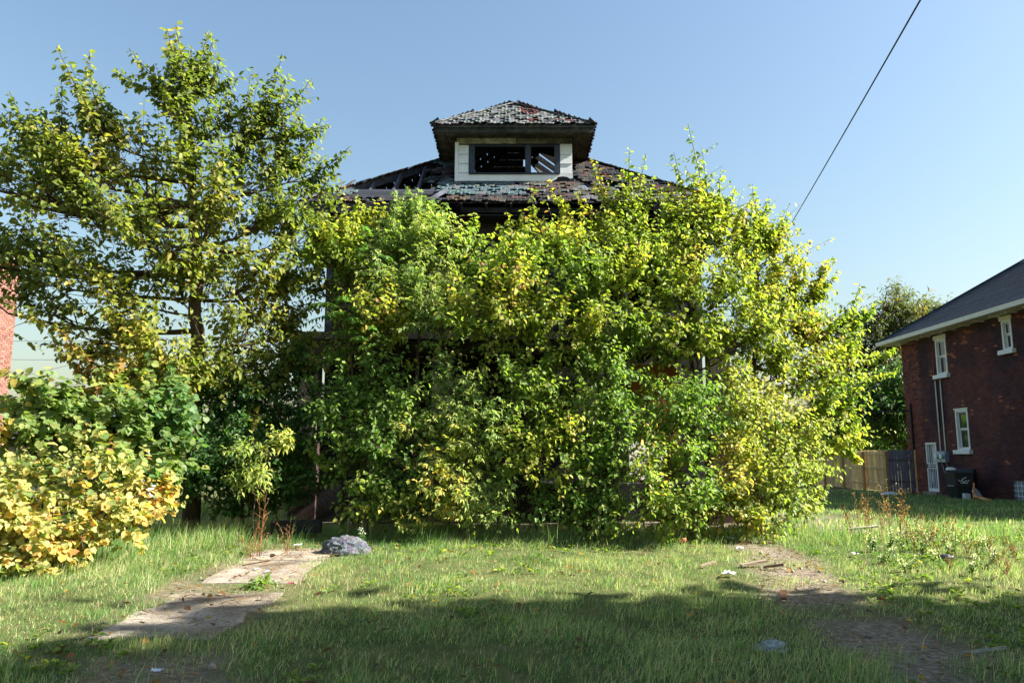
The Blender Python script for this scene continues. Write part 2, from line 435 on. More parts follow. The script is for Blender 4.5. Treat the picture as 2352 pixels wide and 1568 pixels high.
while xr < HX + 4.75:          # front rafters
    ytop = EY + HALF - abs(xr - HX)
    if abs(xr - HX) < 1.6: ytop = min(ytop, 18.7)
    tl = (3.2, 3.8, 5.0) if xr < -1.8 else (1, 1, 1)
    MB().bar((xr, EY - .02, rz(EY) - .14), (xr, ytop, rz(ytop) - .14), .055, .17, tint=tl).build('rafter', M_CHAR, roof)
    xr += .58
yb = EY + .02
while yb < 21.6:               # front sheathing boards
    hw = HALF - (yb + .1 - EY) - .03
    x = HX - hw
    run = None
    ed = HX + hw
    while x < ed + .001:
        ok = in_slope(x, yb) and not left_hole(x, yb) and not small_holes(x, yb) and not dormer_zone(x, yb) and x < ed - .05
        if ok and run is None: run = x
        if (not ok or x - (run or x) > 2.6) and run is not None:
            if x - run > .12:
                e1 = random.uniform(0, .06); z0_ = rz(yb); z1_ = rz(yb + .15)
                t_ = random.choice((.8, 1.2, 2.0)); tb = (t_ * 1.6, t_ * 1.9, t_ * 2.5) if bare((run + x) / 2, yb) else (t_, t_, t_)
                MB().prism([(run, yb, z0_ - .045), (run, yb, z0_ - .02), (run, yb + .15, z1_ - .02), (run, yb + .15, z1_ - .045)], (x - run - e1, 0, 0), tb).build('roof_board', M_CHAR, roof)
            run = None if not ok else x + .01
        x += .04
    yb += .165
MB().prism([(HX - HALF, EY - .03, EZ - .28), (HX - HALF, EY - .03, EZ - .06), (HX - HALF, EY + .01, EZ - .06), (HX - HALF, EY + .01, EZ - .28)], (2.55, 0, 0), (2.2, 2.3, 2.8)).build('fascia', M_CHAR, roof)
MB().prism([(3.3, EY - .03, EZ - .28), (3.3, EY - .03, EZ - .06), (3.3, EY + .01, EZ - .06), (3.3, EY + .01, EZ - .28)], (1.75, 0, 0), (1.2, 1.2, 1.3)).build('fascia', M_CHAR, roof)
MB().bar((-2.3, EY - .03, EZ - .2), (-1.55, EY + .35, EZ + .42), .05, .1, tint=(7, 8, 10)).build('loose_board', M_CHAR, roof)
MB().bar((-1.2, EY + .1, EZ - .17), (2.2, EY + .1, EZ - .19), .03, .12, tint=(1, 1, 1)).build('fascia', M_CHAR, roof)
# soffit strip and rear slopes (burnt through on the right)
MB().box(HX - HALF + .05, HX + HALF - .05, EY + .05, F0 - .08, EZ - .32, EZ - .29, (1, 1, 1)).build('soffit', M_CHAR, roof)
for s_ in (-1, 1):
    y = EY + .7
    while y < EY + 2 * HALF - .5:      # side slopes
        run = HALF - abs(y - APY)
        a = (HX + s_ * HALF, y, EZ - .12); b = (HX + s_ * (HALF - run), y, EZ + PIT * run - .12)
        MB().bar(a, b, .05, .15, tint=(1, 1, 1)).build('rafter', M_CHAR, roof)
        y += .6
xr = HX - 4.4
while xr < HX + 4.5:
    run = HALF - abs(xr - HX)
    MB().bar((xr, EY + 2 * HALF, EZ - .12), (xr, EY + 2 * HALF - run, EZ + PIT * run - .12), .05, .15, tint=(1, 1, 1)).build('rafter', M_CHAR, roof)
    xr += .6
s = .04
while s < HALF - .1:                   # boards of the rear, left and right slopes
    hw = HALF - s
    zz = EZ + PIT * s; z2 = EZ + PIT * (s + .19)
    for side in ('rear', 'left', 'right'):
        x = -hw
        while x < hw - .1:
            ln = min(random.uniform(.9, 1.8), hw - x)
            mid = x + ln / 2
            gone = False
            if side == 'rear': gone = (mid > .1 and mid < 3.9 and s > 1.6 and random.random() < .62)
            if side == 'right': gone = (s > .9 and mid < 2.6 and random.random() < .72)
            if not gone:
                mb = MB()
                if side == 'rear':
                    yq = EY + 2 * HALF - s
                    mb.prism([(HX + x, yq, zz - .04), (HX + x, yq, zz - .015), (HX + x, yq - .185, z2 - .015), (HX + x, yq - .185, z2 - .04)], (ln - .02, 0, 0))
                else:
                    sg = -1 if side == 'left' else 1
                    xq = HX + sg * (HALF - s); x2 = HX + sg * (HALF - s - .185)
                    mb.prism([(xq, APY + x, zz - .04), (xq, APY + x, zz - .015), (x2, APY + x, z2 - .015), (x2, APY + x, z2 - .04)], (0, ln - .02, 0))
                mb.build('roof_board', M_CHAR, roof)
            x += ln
    s += .2

# ---- shingles
def shingle_meshes():
    out = {}
    tints = {'grey': (.11, .122, .12), 'pale': (.16, .175, .172), 'teal': (.075, .12, .125), 'red': (.10, .038, .034), 'dark': (.03, .03, .034), 'brown': (.08, .06, .052)}
    for tn, tc in tints.items():
        for v_ in range(3):
            r_ = random.Random(v_ * 7 + len(tn))
            W, H, T = .176, .25, .016
            ring = [(-.5 * W, .5 * H), (-.5 * W, -.12 * H), (-.27 * W, -.5 * H), (.27 * W, -.5 * H), (.5 * W, -.12 * H), (.5 * W, .5 * H)]
            curl = (.012, .03, .055)[v_]
            vs_ = []
            for lay in (0, 1):
                for (a, b) in ring:
                    lift = curl * max(0, -b / (.5 * H)) ** 1.5 + r_.uniform(0, .006)
                    vs_.append((a + r_.uniform(-.006, .006), b + r_.uniform(-.008, .008), lay * T + lift))
            n = len(ring)
            fs = [tuple(range(n, 2 * n))[::-1], tuple(range(n))] + [(i, n + i, n + (i + 1) % n, (i + 1) % n) for i in range(n)]
            mb = MB(); mb.add(vs_, [f[::-1] for f in fs], tuple(c * r_.uniform(.85, 1.15) for c in tc))
            me = mb.mesh('shingle', M_SHINGLE); out[(tn, v_)] = me
    return out
SH = shingle_meshes()
def lay_shingles(parent, O, U, V, Nn, v_len, width_fn, keep, pick, exp=.165, wid=.19):
    """hexagonal tabs in rows up a slope; width_fn(v) gives the row's ends along U"""
    O, U, V, Nn = map(Vector, (O, U, V, Nn)); U.normalize(); V.normalize(); Nn.normalize()
    spots = []
    v = .02; row = 0
    while v < v_len:
        u0, u1 = width_fn(v)
        u = math.floor(u0 / wid) * wid + (wid / 2 if row % 2 else 0)
        while u < u1:
            if u > u0 - .02:
                p = O + U * u + V * (v + .07)
                if keep(p): spots.append((p + U * random.uniform(-.008, .008) + V * random.uniform(-.012, .012) + Nn * (.006 + .004 * random.random()), pick(p), random.uniform(-.06, .06)))
            u += wid
        v += exp; row += 1
    def dist(sp): return (sp[0] - Vector((0, 0, CAM_Z))).length
    spots.sort(key=dist)
    rest_v, rest_f, rest_t = [], [], []
    off = world_loc(parent)
    B = Matrix((U, V + Nn * .085, Nn)).transposed().to_4x4()
    for i, (p, tn, a) in enumerate(spots):
        me = SH[(tn, random.choices((0, 1, 2), (3, 3, 2))[0])]
        Mx = Matrix.Translation(p - off) @ B @ Matrix.Rotation(a, 4, 'Z')
        if i < 300:
            o = link('shingle', me, parent); o.matrix_local = Mx
        else:
            n = len(rest_v)
            rest_v += [tuple(Mx @ q.co) for q in me.vertices]; rest_t += [tuple(d.color[:3]) for d in me.attributes['tint'].data]
            rest_f += [tuple(n + k_ for k_ in pl.vertices) for pl in me.polygons]
    if rest_v:
        mb = MB(); mb.v, mb.f, mb.t = rest_v, rest_f, rest_t
        link('shingle_field', mb.mesh('shingle_field', M_SHINGLE), parent, kind='stuff')
SL = math.hypot(1, PIT)
def pick_main(p):
    r_ = random.random(); n_ = float(vnoise(p.x * 1.1, p.y * 1.6, 51))
    if p.x < 1.0 - (p.y - 17.3) * .8:  # teal left of a slant: the dormer's shade put into the shingle colour
        return ('teal' if r_ < .8 else 'grey') if n_ > .34 and p.y > 17.75 else ('dark' if r_ < .6 else 'brown')
    return ('grey' if r_ < .3 else 'brown') if n_ > .58 else ('dark' if r_ < .55 else 'brown' if r_ < .93 else 'red')
def keep_main(p):
    if left_hole(p.x, p.y) or bare(p.x, p.y) or small_holes(p.x, p.y) or dormer_zone(p.x, p.y, .02) or p.y > 21.2: return False
    if abs(p.x - HX) > HALF - (p.y - EY) + .05: return False
    return random.random() < (.93 if p.x < 1.2 else .8)
lay_shingles(roof, (HX - HALF, EY, EZ - .005), (1, 0, 0), (0, 1, PIT), (0, -PIT, 1), 5.1, lambda v: (v / SL, 2 * HALF - v / SL), keep_main, pick_main)
# hip caps
for s_ in (-1, 1):
    k = 0
    while k < 26:
        t0 = k / 26 * .74
        a = Vector((HX + s_ * HALF, EY, EZ)).lerp(Vector((HX, APY, APZ)), t0); b = Vector((HX + s_ * HALF, EY, EZ)).lerp(Vector((HX, APY, APZ)), t0 + .035)
        if not (s_ < 0 and k in (4, 9, 15)):
            c = random.choice(((.1, .08, .075), (.16, .17, .165), (.13, .06, .05)))
            MB().bar(a + Vector((0, 0, .03)), b + Vector((0, 0, .045 + (.07 if (s_ < 0 and k == 6) else 0))), .2, .03, tint=c).build('hip_cap', M_SHINGLE, roof)
        k += 1

# ---- the dormer
DX0, DX1, DY, DZ0, DZ1 = -1.436, 1.537, 18.63, 8.476, 9.62
WX0, WX1, WZ0, WZ1 = -1.09, 1.21, 8.69, 9.43
dm_ = MB()
wall_front(dm_, DY + .02, DY + .12, DX0, DX1, DZ0 - .35, DZ1, [(WX0, WX1, WZ0, WZ1)])
for x0, x1 in ((DX0, DX0 + .1), (DX1 - .1, DX1)):
    dm_.prism([(x0, DY + .12, DZ0 - .3), (x0, DY + .12, DZ1), (x0, 20.3, DZ1)], (x1 - x0, 0, 0))
dormer = dm_.build('dormer', M_CHAR, house)
zz = DZ0 + .02
for k in range(4):                                          # lapped white boards left and right of the window
    for (a, b, tn) in ((DX0 + .085, WX0 - .012, 1.0), (WX1 + .012, DX1 - .01, .95)):
        h_ = .246
        z0_ = zz + .2 + k * h_ if a < 0 else zz + .19 + k * h_
        z1_ = z0_ + h_ - .004
        if z0_ > WZ1: continue
        z1_ = min(z1_, WZ1 + .03)
        mb = MB().prism([(a, DY + .016, z0_), (a, DY - .022, z0_), (a, DY - .004, z1_), (a, DY + .016, z1_)], (b - a, 0, 0), (tn, tn, tn * 1.0))
        mb.build('siding_board', M_WHITE, dormer)
MB().box(DX0 - .012, DX0 + .08, DY - .035, DY + .018, DZ0 - .01, WZ1 + .07, (1, 1, 1.02)).build('corner_board', M_WHITE, dormer)
# the long white board under the window, its right end burnt away
MB().prism([(DX0 + .082, DY - .026, DZ0), (1.03, DY - .026, DZ0 - .005), (1.12, DY - .026, DZ0 + .05), (1.16, DY - .026, DZ0 + .105), (1.3, DY - .026, DZ0 + .12), (1.40, DY - .026, DZ0 + .10), (1.47, DY - .026, DZ0 + .055), (DX1, DY - .026, DZ0 + .08),
            (DX1, DY - .026, DZ0 + .205), (DX0 + .082, DY - .026, DZ0 + .205)], (0, .04, 0), (1.02, 1.02, 1.02)).build('siding_board', M_WHITE, dormer)
MB().box(1.03, DX1 - .01, DY - .012, DY + .018, DZ0 - .12, DZ0 + .13, (1.2, 1.3, 1.8)).build('burnt_board', M_CHAR, dormer)
# head board above the window, stained
MB().box(DX0 + .02, 1.0 - .9, DY - .03, DY + .018, WZ1 + .035, DZ1 - .01, (2.6, 2.6, 2.3)).build('head_board', M_SOFFIT, dormer)
MB().box(.105, DX1 - .01, DY - .028, DY + .018, WZ1 + .035, DZ1 - .01, (.8, .8, .75)).build('head_board', M_SOFFIT, dormer)
wf = MB()
for x0, x1 in ((WX0, WX0 + .135), (.345, .47), (1.09, WX1)):
    wf.box(x0, x1, DY - .03, DY + .06, WZ0, WZ1, (1, 1, 1))
wf.box(WX0 + .135, .345, DY - .02, DY + .05, WZ1 - .035, WZ1, (.6, .6, .6)); wf.box(.47, 1.09, DY - .02, DY + .05, WZ1 - .035, WZ1, (.6, .6, .6))
win = wf.build('window', M_NAVY, dormer)
MB().box(WX0, WX1, DY - .055, DY + .06, WZ0 - .045, WZ0 - .002, (.5, .5, .55)).build('sill', M_NAVY, win)
for x in (WX0 + .143, .338, .478, 1.083):
    MB().box(x - .007, x + .007, DY - .036, DY - .02, WZ0 + .01, WZ1 - .04, (.55, .5, .42)).build('stop_bead', M_OLDWOOD, win)
# dormer eaves: flat boarded soffit, fascia, crown board
OX, OYF = .50, .42
ex0, ex1, ey0 = DX0 - OX, DX1 + OX, DY - OYF
ya = 20.55
k = 0; x = ex0 + .03
MB().box(ex0, ex1, ey0, ey0 + .03, DZ1 - .03, DZ1 + .13, (.36, .37, .37)).build('fascia', M_SOFFIT, dormer)
MB().box(ex0 - .03, ex1 + .03, ey0 - .035, ey0 - .002, DZ1 + .09, DZ1 + .17, (.5, .54, .6)).build('crown_board', M_SOFFIT, dormer)
for sx in (-1, 1):
    xe = ex0 if sx < 0 else ex1
    MB().box(xe - .015, xe + .015, ey0 + .032, ya, DZ1 - .03, DZ1 + .19, (.12, .14, .18)).build('fascia', M_SOFFIT, dormer)
    for j in range(5):
        a = .02 + j * .094
        xa = ex0 + a if sx < 0 else ex1 - a - .09
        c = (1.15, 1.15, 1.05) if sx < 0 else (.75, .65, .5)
        q = random.uniform(.7, 1.15)
        MB().box(xa, xa + .09, ey0 + .04, ya, DZ1 + .0, DZ1 + .018, tuple(q * u_ for u_ in c)).build('soffit_board', M_SOFFIT, dormer)
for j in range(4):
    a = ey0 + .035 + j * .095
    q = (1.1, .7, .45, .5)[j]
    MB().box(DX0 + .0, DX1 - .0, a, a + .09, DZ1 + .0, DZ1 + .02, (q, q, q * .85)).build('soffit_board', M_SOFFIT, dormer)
# dormer hip roof
dz = DZ1 + .17; dhw = (ex1 - ex0) / 2 + .04; dcx = (ex0 + ex1) / 2; dr = .74
ry = ey0 - .04 + dhw; rzz = dz + dr * dhw
A, B_, C_, D_ = (ex0 - .04, ey0 - .04, dz), (ex1 + .04, ey0 - .04, dz), (dcx, ry, rzz), (dcx, APY + .1, rzz)
E_, F_ = (ex1 + .04, ya, dz), (ex0 - .04, ya, dz)
dr_mb = MB().add([A, B_, C_, D_, E_, F_] + [(p[0], p[1], p[2] - .035) for p in (A, B_, C_, D_, E_, F_)],
                 [(0, 1, 2), (1, 4, 3, 2), (0, 2, 3, 5), (8, 7, 6), (8, 9, 10, 7), (11, 9, 8, 6), (0, 6, 7, 1), (1, 7, 10, 4), (5, 11, 6, 0)], (1, 1, 1))
droof = dr_mb.build('dormer_roof', M_CHAR, house)
def pick_d(p):
    r_ = random.random(); cx_ = abs(p.x - dcx - .25)
    n_ = float(vnoise(p.x * 2.1, p.y * 2.6, 52))
    if n_ > (.66 if cx_ < .9 else .85): return 'red' if r_ < .8 else 'dark'
    return 'pale' if r_ < .42 else 'grey' if r_ < .93 else 'dark'
lay_shingles(droof, (A[0], A[1], A[2] + .0), (1, 0, 0), (0, 1, dr), (0, -dr, 1), dhw * SL, lambda v: (v / SL - .02, 2 * dhw - v / SL + .02), lambda p: random.random() < .97, pick_d, .145, .185)
lay_shingles(droof, (B_[0], B_[1], B_[2]), (0, 1, 0), (-1, 0, dr), (dr, 0, 1), dhw * SL, lambda v: (v / SL, ya - B_[1] + .3), lambda p: p.z > rz(p.y), lambda p: random.choice(('grey', 'pale', 'dark', 'red')), .145, .185)
lay_shingles(droof, (A[0], A[1], A[2]), (0, 1, 0), (1, 0, dr), (-dr, 0, 1), dhw * SL, lambda v: (v / SL, ya - A[1] + .3), lambda p: p.z > rz(p.y), lambda p: random.choice(('grey', 'pale', 'dark', 'teal')), .145, .185)
for sx in (-1, 1):
    for k in range(12):
        a = Vector(A if sx < 0 else B_).lerp(Vector(C_), k / 12); b = Vector(A if sx < 0 else B_).lerp(Vector(C_), (k + 1.05) / 12)
        c = random.choice(((.2, .21, .2), (.1, .1, .1), (.15, .15, .15)))
        MB().bar(a + Vector((0, 0, .03)), b + Vector((0, 0, .04)), .18, .025, tint=c).build('hip_cap', M_SHINGLE, droof)
# ------------------------------------------------------------------ brick walls, brick by brick
def brick_wall(parent, name, axis_, plane, sgn, a0, a1, z0, z1, holes, tint_fn, mortar, bw=.205, bh=.067, jt=.011, in_view=None):
    """running bond on a plane (axis_ 'x': wall plane at x=plane, running along y; 'y': at y=plane, running along x);
    sgn: which way it faces. The 300 that show largest are bricks of their own, the rest one piece"""
    core = MB()
    def wbox(mb, u0, u1, zz0, zz1, d0, d1, tint=(1, 1, 1)):
        lo, hi = sorted((plane + sgn * d0, plane + sgn * d1))
        return mb.box(lo, hi, u0, u1, zz0, zz1, tint) if axis_ == 'x' else mb.box(u0, u1, lo, hi, zz0, zz1, tint)
    us = sorted({a0, a1, *[h[0] for h in holes], *[h[1] for h in holes]})
    for u0, u1 in zip(us[:-1], us[1:]):
        zs = [z0]
        for h in sorted([h for h in holes if h[0] <= u0 + 1e-6 and h[1] >= u1 - 1e-6], key=lambda h: h[2]):
            if h[2] > zs[-1]: wbox(core, u0, u1, zs[-1], h[2], -.3, 0)
            zs[-1] = h[3]
        wbox(core, u0, u1, zs[-1], z1, -.3, 0)
    wallo = core.build(name, mortar, parent)
    rows = int((z1 - z0) / (bh + jt))
    bl = []
    for r_ in range(rows):
        zz = z0 + r_ * (bh + jt) + jt / 2
        u = a0 - (bw / 2 if r_ % 2 else 0)
        while u < a1:
            p, q = max(u + jt / 2, a0), min(u + bw + jt / 2, a1); zc = zz + bh / 2
            segs = [(p, q)]
            for h in holes:
                if h[2] - .02 < zc < h[3] + .02: segs = [s_ for m_, n_ in segs for s_ in ((m_, min(n_, h[0] - .005)), (max(m_, h[1] + .005), n_)) if s_[1] - s_[0] > .03]
            for m_, n_ in segs:
                if n_ - m_ > .03: bl.append((m_, n_, zz, zz + bh))
            u += bw + jt
    b = np.array(bl); c = np.zeros((len(b), 3))
    if axis_ == 'x': c[:, 0] = plane; c[:, 1] = (b[:, 0] + b[:, 1]) / 2
    else: c[:, 1] = plane; c[:, 0] = (b[:, 0] + b[:, 1]) / 2
    c[:, 2] = (b[:, 2] + b[:, 3]) / 2
    U, V, D = project(c)
    seen = (U > 2) & (U < 2350) & (V > 2) & (V < 1566) & (D > .5)
    if in_view is not None: seen &= in_view(c)
    order = np.argsort(np.where(seen, D, 1e6)); pick = set(order[:300].tolist())
    meshes = {}
    rest = MB(); off = world_loc(wallo)
    for i, (m_, n_, zz0, zz1) in enumerate(bl):
        t_ = tint_fn(c[i]); pr_ = .010 + random.uniform(-.003, .004)
        if i in pick:
            key = (round(n_ - m_, 2), tuple(round(x, 2) for x in t_))
            if key not in meshes:
                mb = MB(); h_ = key[0] / 2
                if axis_ == 'x': mb.box(-.012, .012, -h_, h_, -bh / 2, bh / 2, t_)
                else: mb.box(-h_, h_, -.012, .012, -bh / 2, bh / 2, t_)
                meshes[key] = mb.mesh('brick', M_BRICK)
            p = Vector(c[i]) - off
            if axis_ == 'x': p.x += sgn * (pr_ - .012 + .004)
            else: p.y += sgn * (pr_ - .012 + .004)
            link('brick', meshes[key], wallo, p)
        else:
            wbox(rest, m_, n_, zz0, zz1, -.02, pr_, t_)
    link('brick_field', rest.mesh('brick_field', M_BRICK, off), wallo, kind='stuff')
    return wallo

# ------------------------------------------------------------------ the brick house on the right
NX, NY0, NY1, NZ0, NZ1 = 17.9, 15.6, 35.0, -.12, 6.62
bh_ = thing('brick_house', 'dark red brick two storey house with slate blue hip roof and white gutter', 'house', (NX + 4.5, 25, 0))
def on_wall(px, py, xw=NX):          # px in the 2560-wide photograph
    px, py = px / 2560 * 2352, py / 2560 * 2352
    a = (px - 1176) / FPX; b = (784 - py) / FPX
    t = xw / a
    return t * (CT - b * ST), CAM_Z + t * (ST + b * CT)
def rect(l, r_, t, b):
    y1, zt = on_wall(l, t); y0, zb = on_wall(r_, b)
    zt2 = on_wall((l + r_) / 2, t)[1]; zb2 = on_wall((l + r_) / 2, b)[1]
    return (y0, y1, zb2, zt2)
W1 = rect(2337.5, 2371.5, 846, 936); W2 = rect(2503, 2535, 799, 874); W3 = rect(2388, 2428, 1023, 1124)
_y4 = on_wall(2574, 1050)[0]; W4 = (_y4 - 1.0, _y4, W3[2], W3[3])
y1_, zt_ = on_wall(2315, 1106); y0_, zb_ = on_wall(2351, 1234)
DOOR = (y0_, y1_, zb_ + .08, zt_)
ya_, za_ = on_wall(2532, 1200); yb_, zb2_ = on_wall(2538, 1250)
BLK = (ya_ - 1.25, ya_, zb2_ - .02, za_)
holes = [W1, W2, W3, W4, DOOR, BLK]
def tint_right(p):
    n = float(vnoise(p[1] * .9, p[2] * .9, 61)); m_ = float(vnoise(p[1] * 2.2, p[2] * 3.0, 62)); r_ = random.random()
    hi = sstep(4.4, 5.8, p[2])
    if r_ < .004 + .05 * hi * (n > .5) or (m_ > .86 and r_ < .25): return (.36, .12, .055)
    k = random.uniform(.75, 1.2)
    if n > .62: base = (.125, .047, .044)
    elif n < .36: base = (.055, .029, .037)
    else: base = (.088, .036, .040)
    if p[1] > 33.6 and r_ < .7: base = (.19, .06, .045)
    return tuple(round(x * k, 3) for x in base)
wallr = brick_wall(bh_, 'wall', 'x', NX, -1, NY0, NY1, NZ0, NZ1, holes, tint_right, M_MORTAR)
ow = MB(); ow.box(NX + .3, NX + 9, NY0, NY0 + .3, NZ0, NZ1, (.11, .04, .04)); ow.box(NX + .3, NX + 9, NY1 - .3, NY1, NZ0, NZ1, (.13, .045, .04)); ow.box(NX + 9, NX + 9.3, NY0, NY1, NZ0, NZ1, (.1, .04, .04))
ow.box(NX + .3, NX + 9, NY0 + .3, NY1 - .3, 3.1, 3.2, (.02, .02, .02))
ow.build('wall', M_BRICK, bh_)
# roof: stepped courses of shingles on each slope
OVH = .72; ez = 6.70; rp = .667
cx0, cx1, cy0, cy1 = NX - OVH, NX + 9.3 + OVH, NY0 - OVH, NY1 + OVH
half = (cx1 - cx0) / 2
core = MB().add([(cx0, cy0, ez + .1), (cx1, cy0, ez + .1), (cx1, cy1, ez + .1), (cx0, cy1, ez + .1), ((cx0 + cx1) / 2, cy0 + half, ez + .1 + rp * half), ((cx0 + cx1) / 2, cy1 - half, ez + .1 + rp * half)],
                [(0, 1, 4), (1, 2, 5, 4), (2, 3, 5), (3, 0, 4, 5), (3, 2, 1, 0)])
nroof = core.build('roof', M_SLATE, bh_)
cs = MB(); exp_ = .125; s = 0.0
def course(mb, s, tt, side):
    lo, hi = .028, .006
    s2 = s + exp_ + .02
    def pt(s_, end, lift):
        z_ = ez + .1 + rp * s_ + lift
        if side == 'w': return (cx0 + s_, cy0 + s_ if end == 0 else cy1 - s_, z_)
        if side == 'n': return (cx0 + s_ if end == 0 else cx1 - s_, cy1 - s_, z_)
        if side == 's': return (cx0 + s_ if end == 0 else cx1 - s_, cy0 + s_, z_)
        return (cx1 - s_, cy0 + s_ if end == 0 else cy1 - s_, z_)
    a, b, c, d, e, f = pt(s, 0, lo), pt(s, 1, lo), pt(s2, 1, hi), pt(s2, 0, hi), pt(s, 0, 0), pt(s, 1, 0)
    mb.add([a, b, c, d, e, f], [(0, 1, 2, 3), (4, 5, 1, 0)], tt)
while s < half - .15:
    for side in 'wnse':
        q = random.uniform(.8, 1.2)
        course(cs, s, (q, q, q), side)
    s += exp_
link('shingle_courses', cs.mesh('shingle_courses', M_SLATE, world_loc(nroof)), nroof, kind='stuff')
for a, b in (((cx0, cy1, ez + .12), ((cx0 + cx1) / 2, cy1 - half, ez + .13 + rp * half)), ((cx0, cy0, ez + .12), ((cx0 + cx1) / 2, cy0 + half, ez + .13 + rp * half))):
    MB().bar(a, b, .22, .05, tint=(1.1, 1.1, 1.1)).build('hip_cap', M_SLATE, nroof)
# vent pipe standing on the roof
vy, vx = 31.3, 21.55
vz = ez + .1 + rp * (vx - cx0)
MB().tube([(vx, vy, vz - .1), (vx, vy, vz + .42)], .07, 10, (1, 1, 1)).build('vent_pipe', M_STEEL, bh_)
MB().add([(vx - .25, vy - .25, vz - .13), (vx - .25, vy + .25, vz - .13), (vx + .25, vy + .25, vz + .20), (vx + .25, vy - .25, vz + .20)], [(0, 3, 2, 1), (0, 1, 2, 3)], (2, 2, 2)).build('flashing', M_STEEL, nroof)
# gutter along the eave, soffit boards and little hangers
g = MB(); g.prism([(cx0 - .12, cy0, ez + .1), (cx0 - .09, cy0, ez - .06), (cx0 - .0, cy0, ez - .06), (cx0 - .0, cy0, ez + .1)], (0, cy1 - cy0, 0), (1, .98, .93)); g.build('gutter', M_PAINT, bh_)
g = MB(); g.prism([(cx0, cy1 - .004, ez - .05), (cx0, cy1 - .004, ez + .09), (cx1, cy1 - .004, ez + .09), (cx1, cy1 - .004, ez - .05)], (0, .05, 0), (.95, .93, .86)); g.build('fascia', M_PAINT, bh_)
MB().box(cx0 + .01, NX - .014, cy0, cy1 - .01, ez - .045, ez - .02, (.85, .80, .66)).build('soffit', M_PAINT, bh_)
MB().box(NX - .0, cx1, NY1 + .002, cy1 - .01, ez - .045, ez - .02, (.85, .80, .66)).build('soffit', M_PAINT, bh_)
y = cy0 + .5
while y < cy1:
    MB().bar((cx0 + .3, y, ez - .07), (NX - .02, y, ez - .07), .06, .05, tint=(.95, .92, .85)).build('bracket', M_PAINT, bh_); y += .95

def sash_window(h, lintel=True, sill_w=.14):
    y0, y1, z0, z1 = h
    f = MB(); t = .085
    x0, x1 = NX - .03, NX + .12
    f.box(x0, x1, y0, y0 + t, z0, z1); f.box(x0, x1, y1 - t, y1, z0, z1); f.box(x0, x1, y0 + t, y1 - t, z1 - t, z1); f.box(x0 + .02, x1, y0 + t, y1 - t, z0, z0 + .06)
    wi = f.build('window', M_PAINT, bh_)
    zm = (z0 + z1) / 2 + .02
    s_ = MB(); a, b = y0 + t, y1 - t
    for (p, q, xx) in ((zm, z1 - t, NX + .05), (z0 + .06, zm, NX + .085)):
        s_.box(xx, xx + .03, a, a + .045, p, q); s_.box(xx, xx + .03, b - .045, b, p, q); s_.box(xx, xx + .03, a + .045, b - .045, q - .045, q); s_.box(xx, xx + .03, a + .045, b - .045, p, p + .045)
    s_.build('sash', M_PAINT, wi)
    for (p, q, xx) in ((zm + .045, z1 - t - .045, NX + .064), (z0 + .105, zm - .045, NX + .099)):
        MB().box(xx, xx + .006, a + .045, b - .045, p, q).build('pane', M_GLASS, wi)
    cu = MB(); cu.box(NX + .2, NX + .21, a, b, z0, zm - .1, (.16, .2, .28)); cu.build('blind', M_PAINT, wi)
    MB().box(NX - .16, NX + .1, y0 - sill_w, y1 + sill_w, z0 - .16, z0 - .003, (1, 1, 1.02)).build('sill', M_PAINT, wi)
    if lintel: MB().box(NX - .05, NX + .1, y0 - .06, y1 + .09, z1 + .003, z1 + .16, (.95, .9, .74)).build('lintel', M_PAINT, wi)
for h in (W1, W2): sash_window(h)
for h in (W3, W4): sash_window(h, False)
for h in (W3, W4): MB().box(NX - .05, NX + .1, h[0] - .04, h[1] + .06, h[3] + .003, h[3] + .06, (.95, .9, .78)).build('lintel', M_PAINT, bh_)

# security door: frame, bars, middle rails, curtain and scrollwork behind
y0, y1, z0, z1 = DOOR
d = MB(); x0 = NX - .035; t = .075
d.box(x0, NX + .08, y0, y0 + t, z0, z1); d.box(x0, NX + .08, y1 - t, y1, z0, z1); d.box(x0, NX + .08, y0 + t, y1 - t, z1 - t, z1, (1, .97, .82)); d.box(x0, NX + .08, y0 + t, y1 - t, z0, z0 + .13)
door = d.build('security_door', M_PAINT, bh_)
zm = z0 + (z1 - z0) * .52
for q in (-.09, 0, .09): MB().box(x0 + .01, x0 + .035, y0 + t, y1 - t, zm + q - .018, zm + q + .018).build('rail', M_PAINT, door)
n = 5
for i in range(1, n):
    yy = y0 + t + (y1 - y0 - 2 * t) * i / n
    MB().box(x0 + .012, x0 + .03, yy - .011, yy + .011, z0 + .13, zm - .108).build('bar', M_PAINT, door)
    MB().box(x0 + .012, x0 + .03, yy - .011, yy + .011, zm + .108, z1 - t).build('bar', M_PAINT, door)
MB().box(NX + .12, NX + .14, y0 + t, y1 - t, z0 + .13, z1 - t, (.10, .14, .24)).build('inner_door', M_PAINT, door)
MB().box(NX + .09, NX + .1, y0 + t, y0 + .55, zm + .1, z1 - t, (.85, .84, .8)).build('curtain', M_PAINT, door)
sc_ = MB(); yc = (y0 + y1) / 2 + .03
for zc in np.linspace(z0 + .42, zm - .32, 6):
    for s_ in (-1, 1):
        sc_.tube([(x0, yc, zc - .05), (x0, yc + s_ * .05, zc - .02), (x0, yc + s_ * .06, zc + .03), (x0, yc + s_ * .02, zc + .05)], .011, 5)
sc_.tube([(x0, yc, z0 + .3), (x0, yc, zm - .2)], .012, 5); sc_.build('scrollwork', M_PAINT, door)
MB().box(x0 - .05, x0 - .002, y1 - .07, y1 - .02, zm - .08, zm + .08, (.3, .25, .2)).build('handle', M_STEEL, door)
MB().box(NX - .22, NX + .02, y0 - .12, y1 + .16, NZ0 - .1, z0 - .004, (.95, .93, .88)).build('doorstep', M_CONC, bh_)

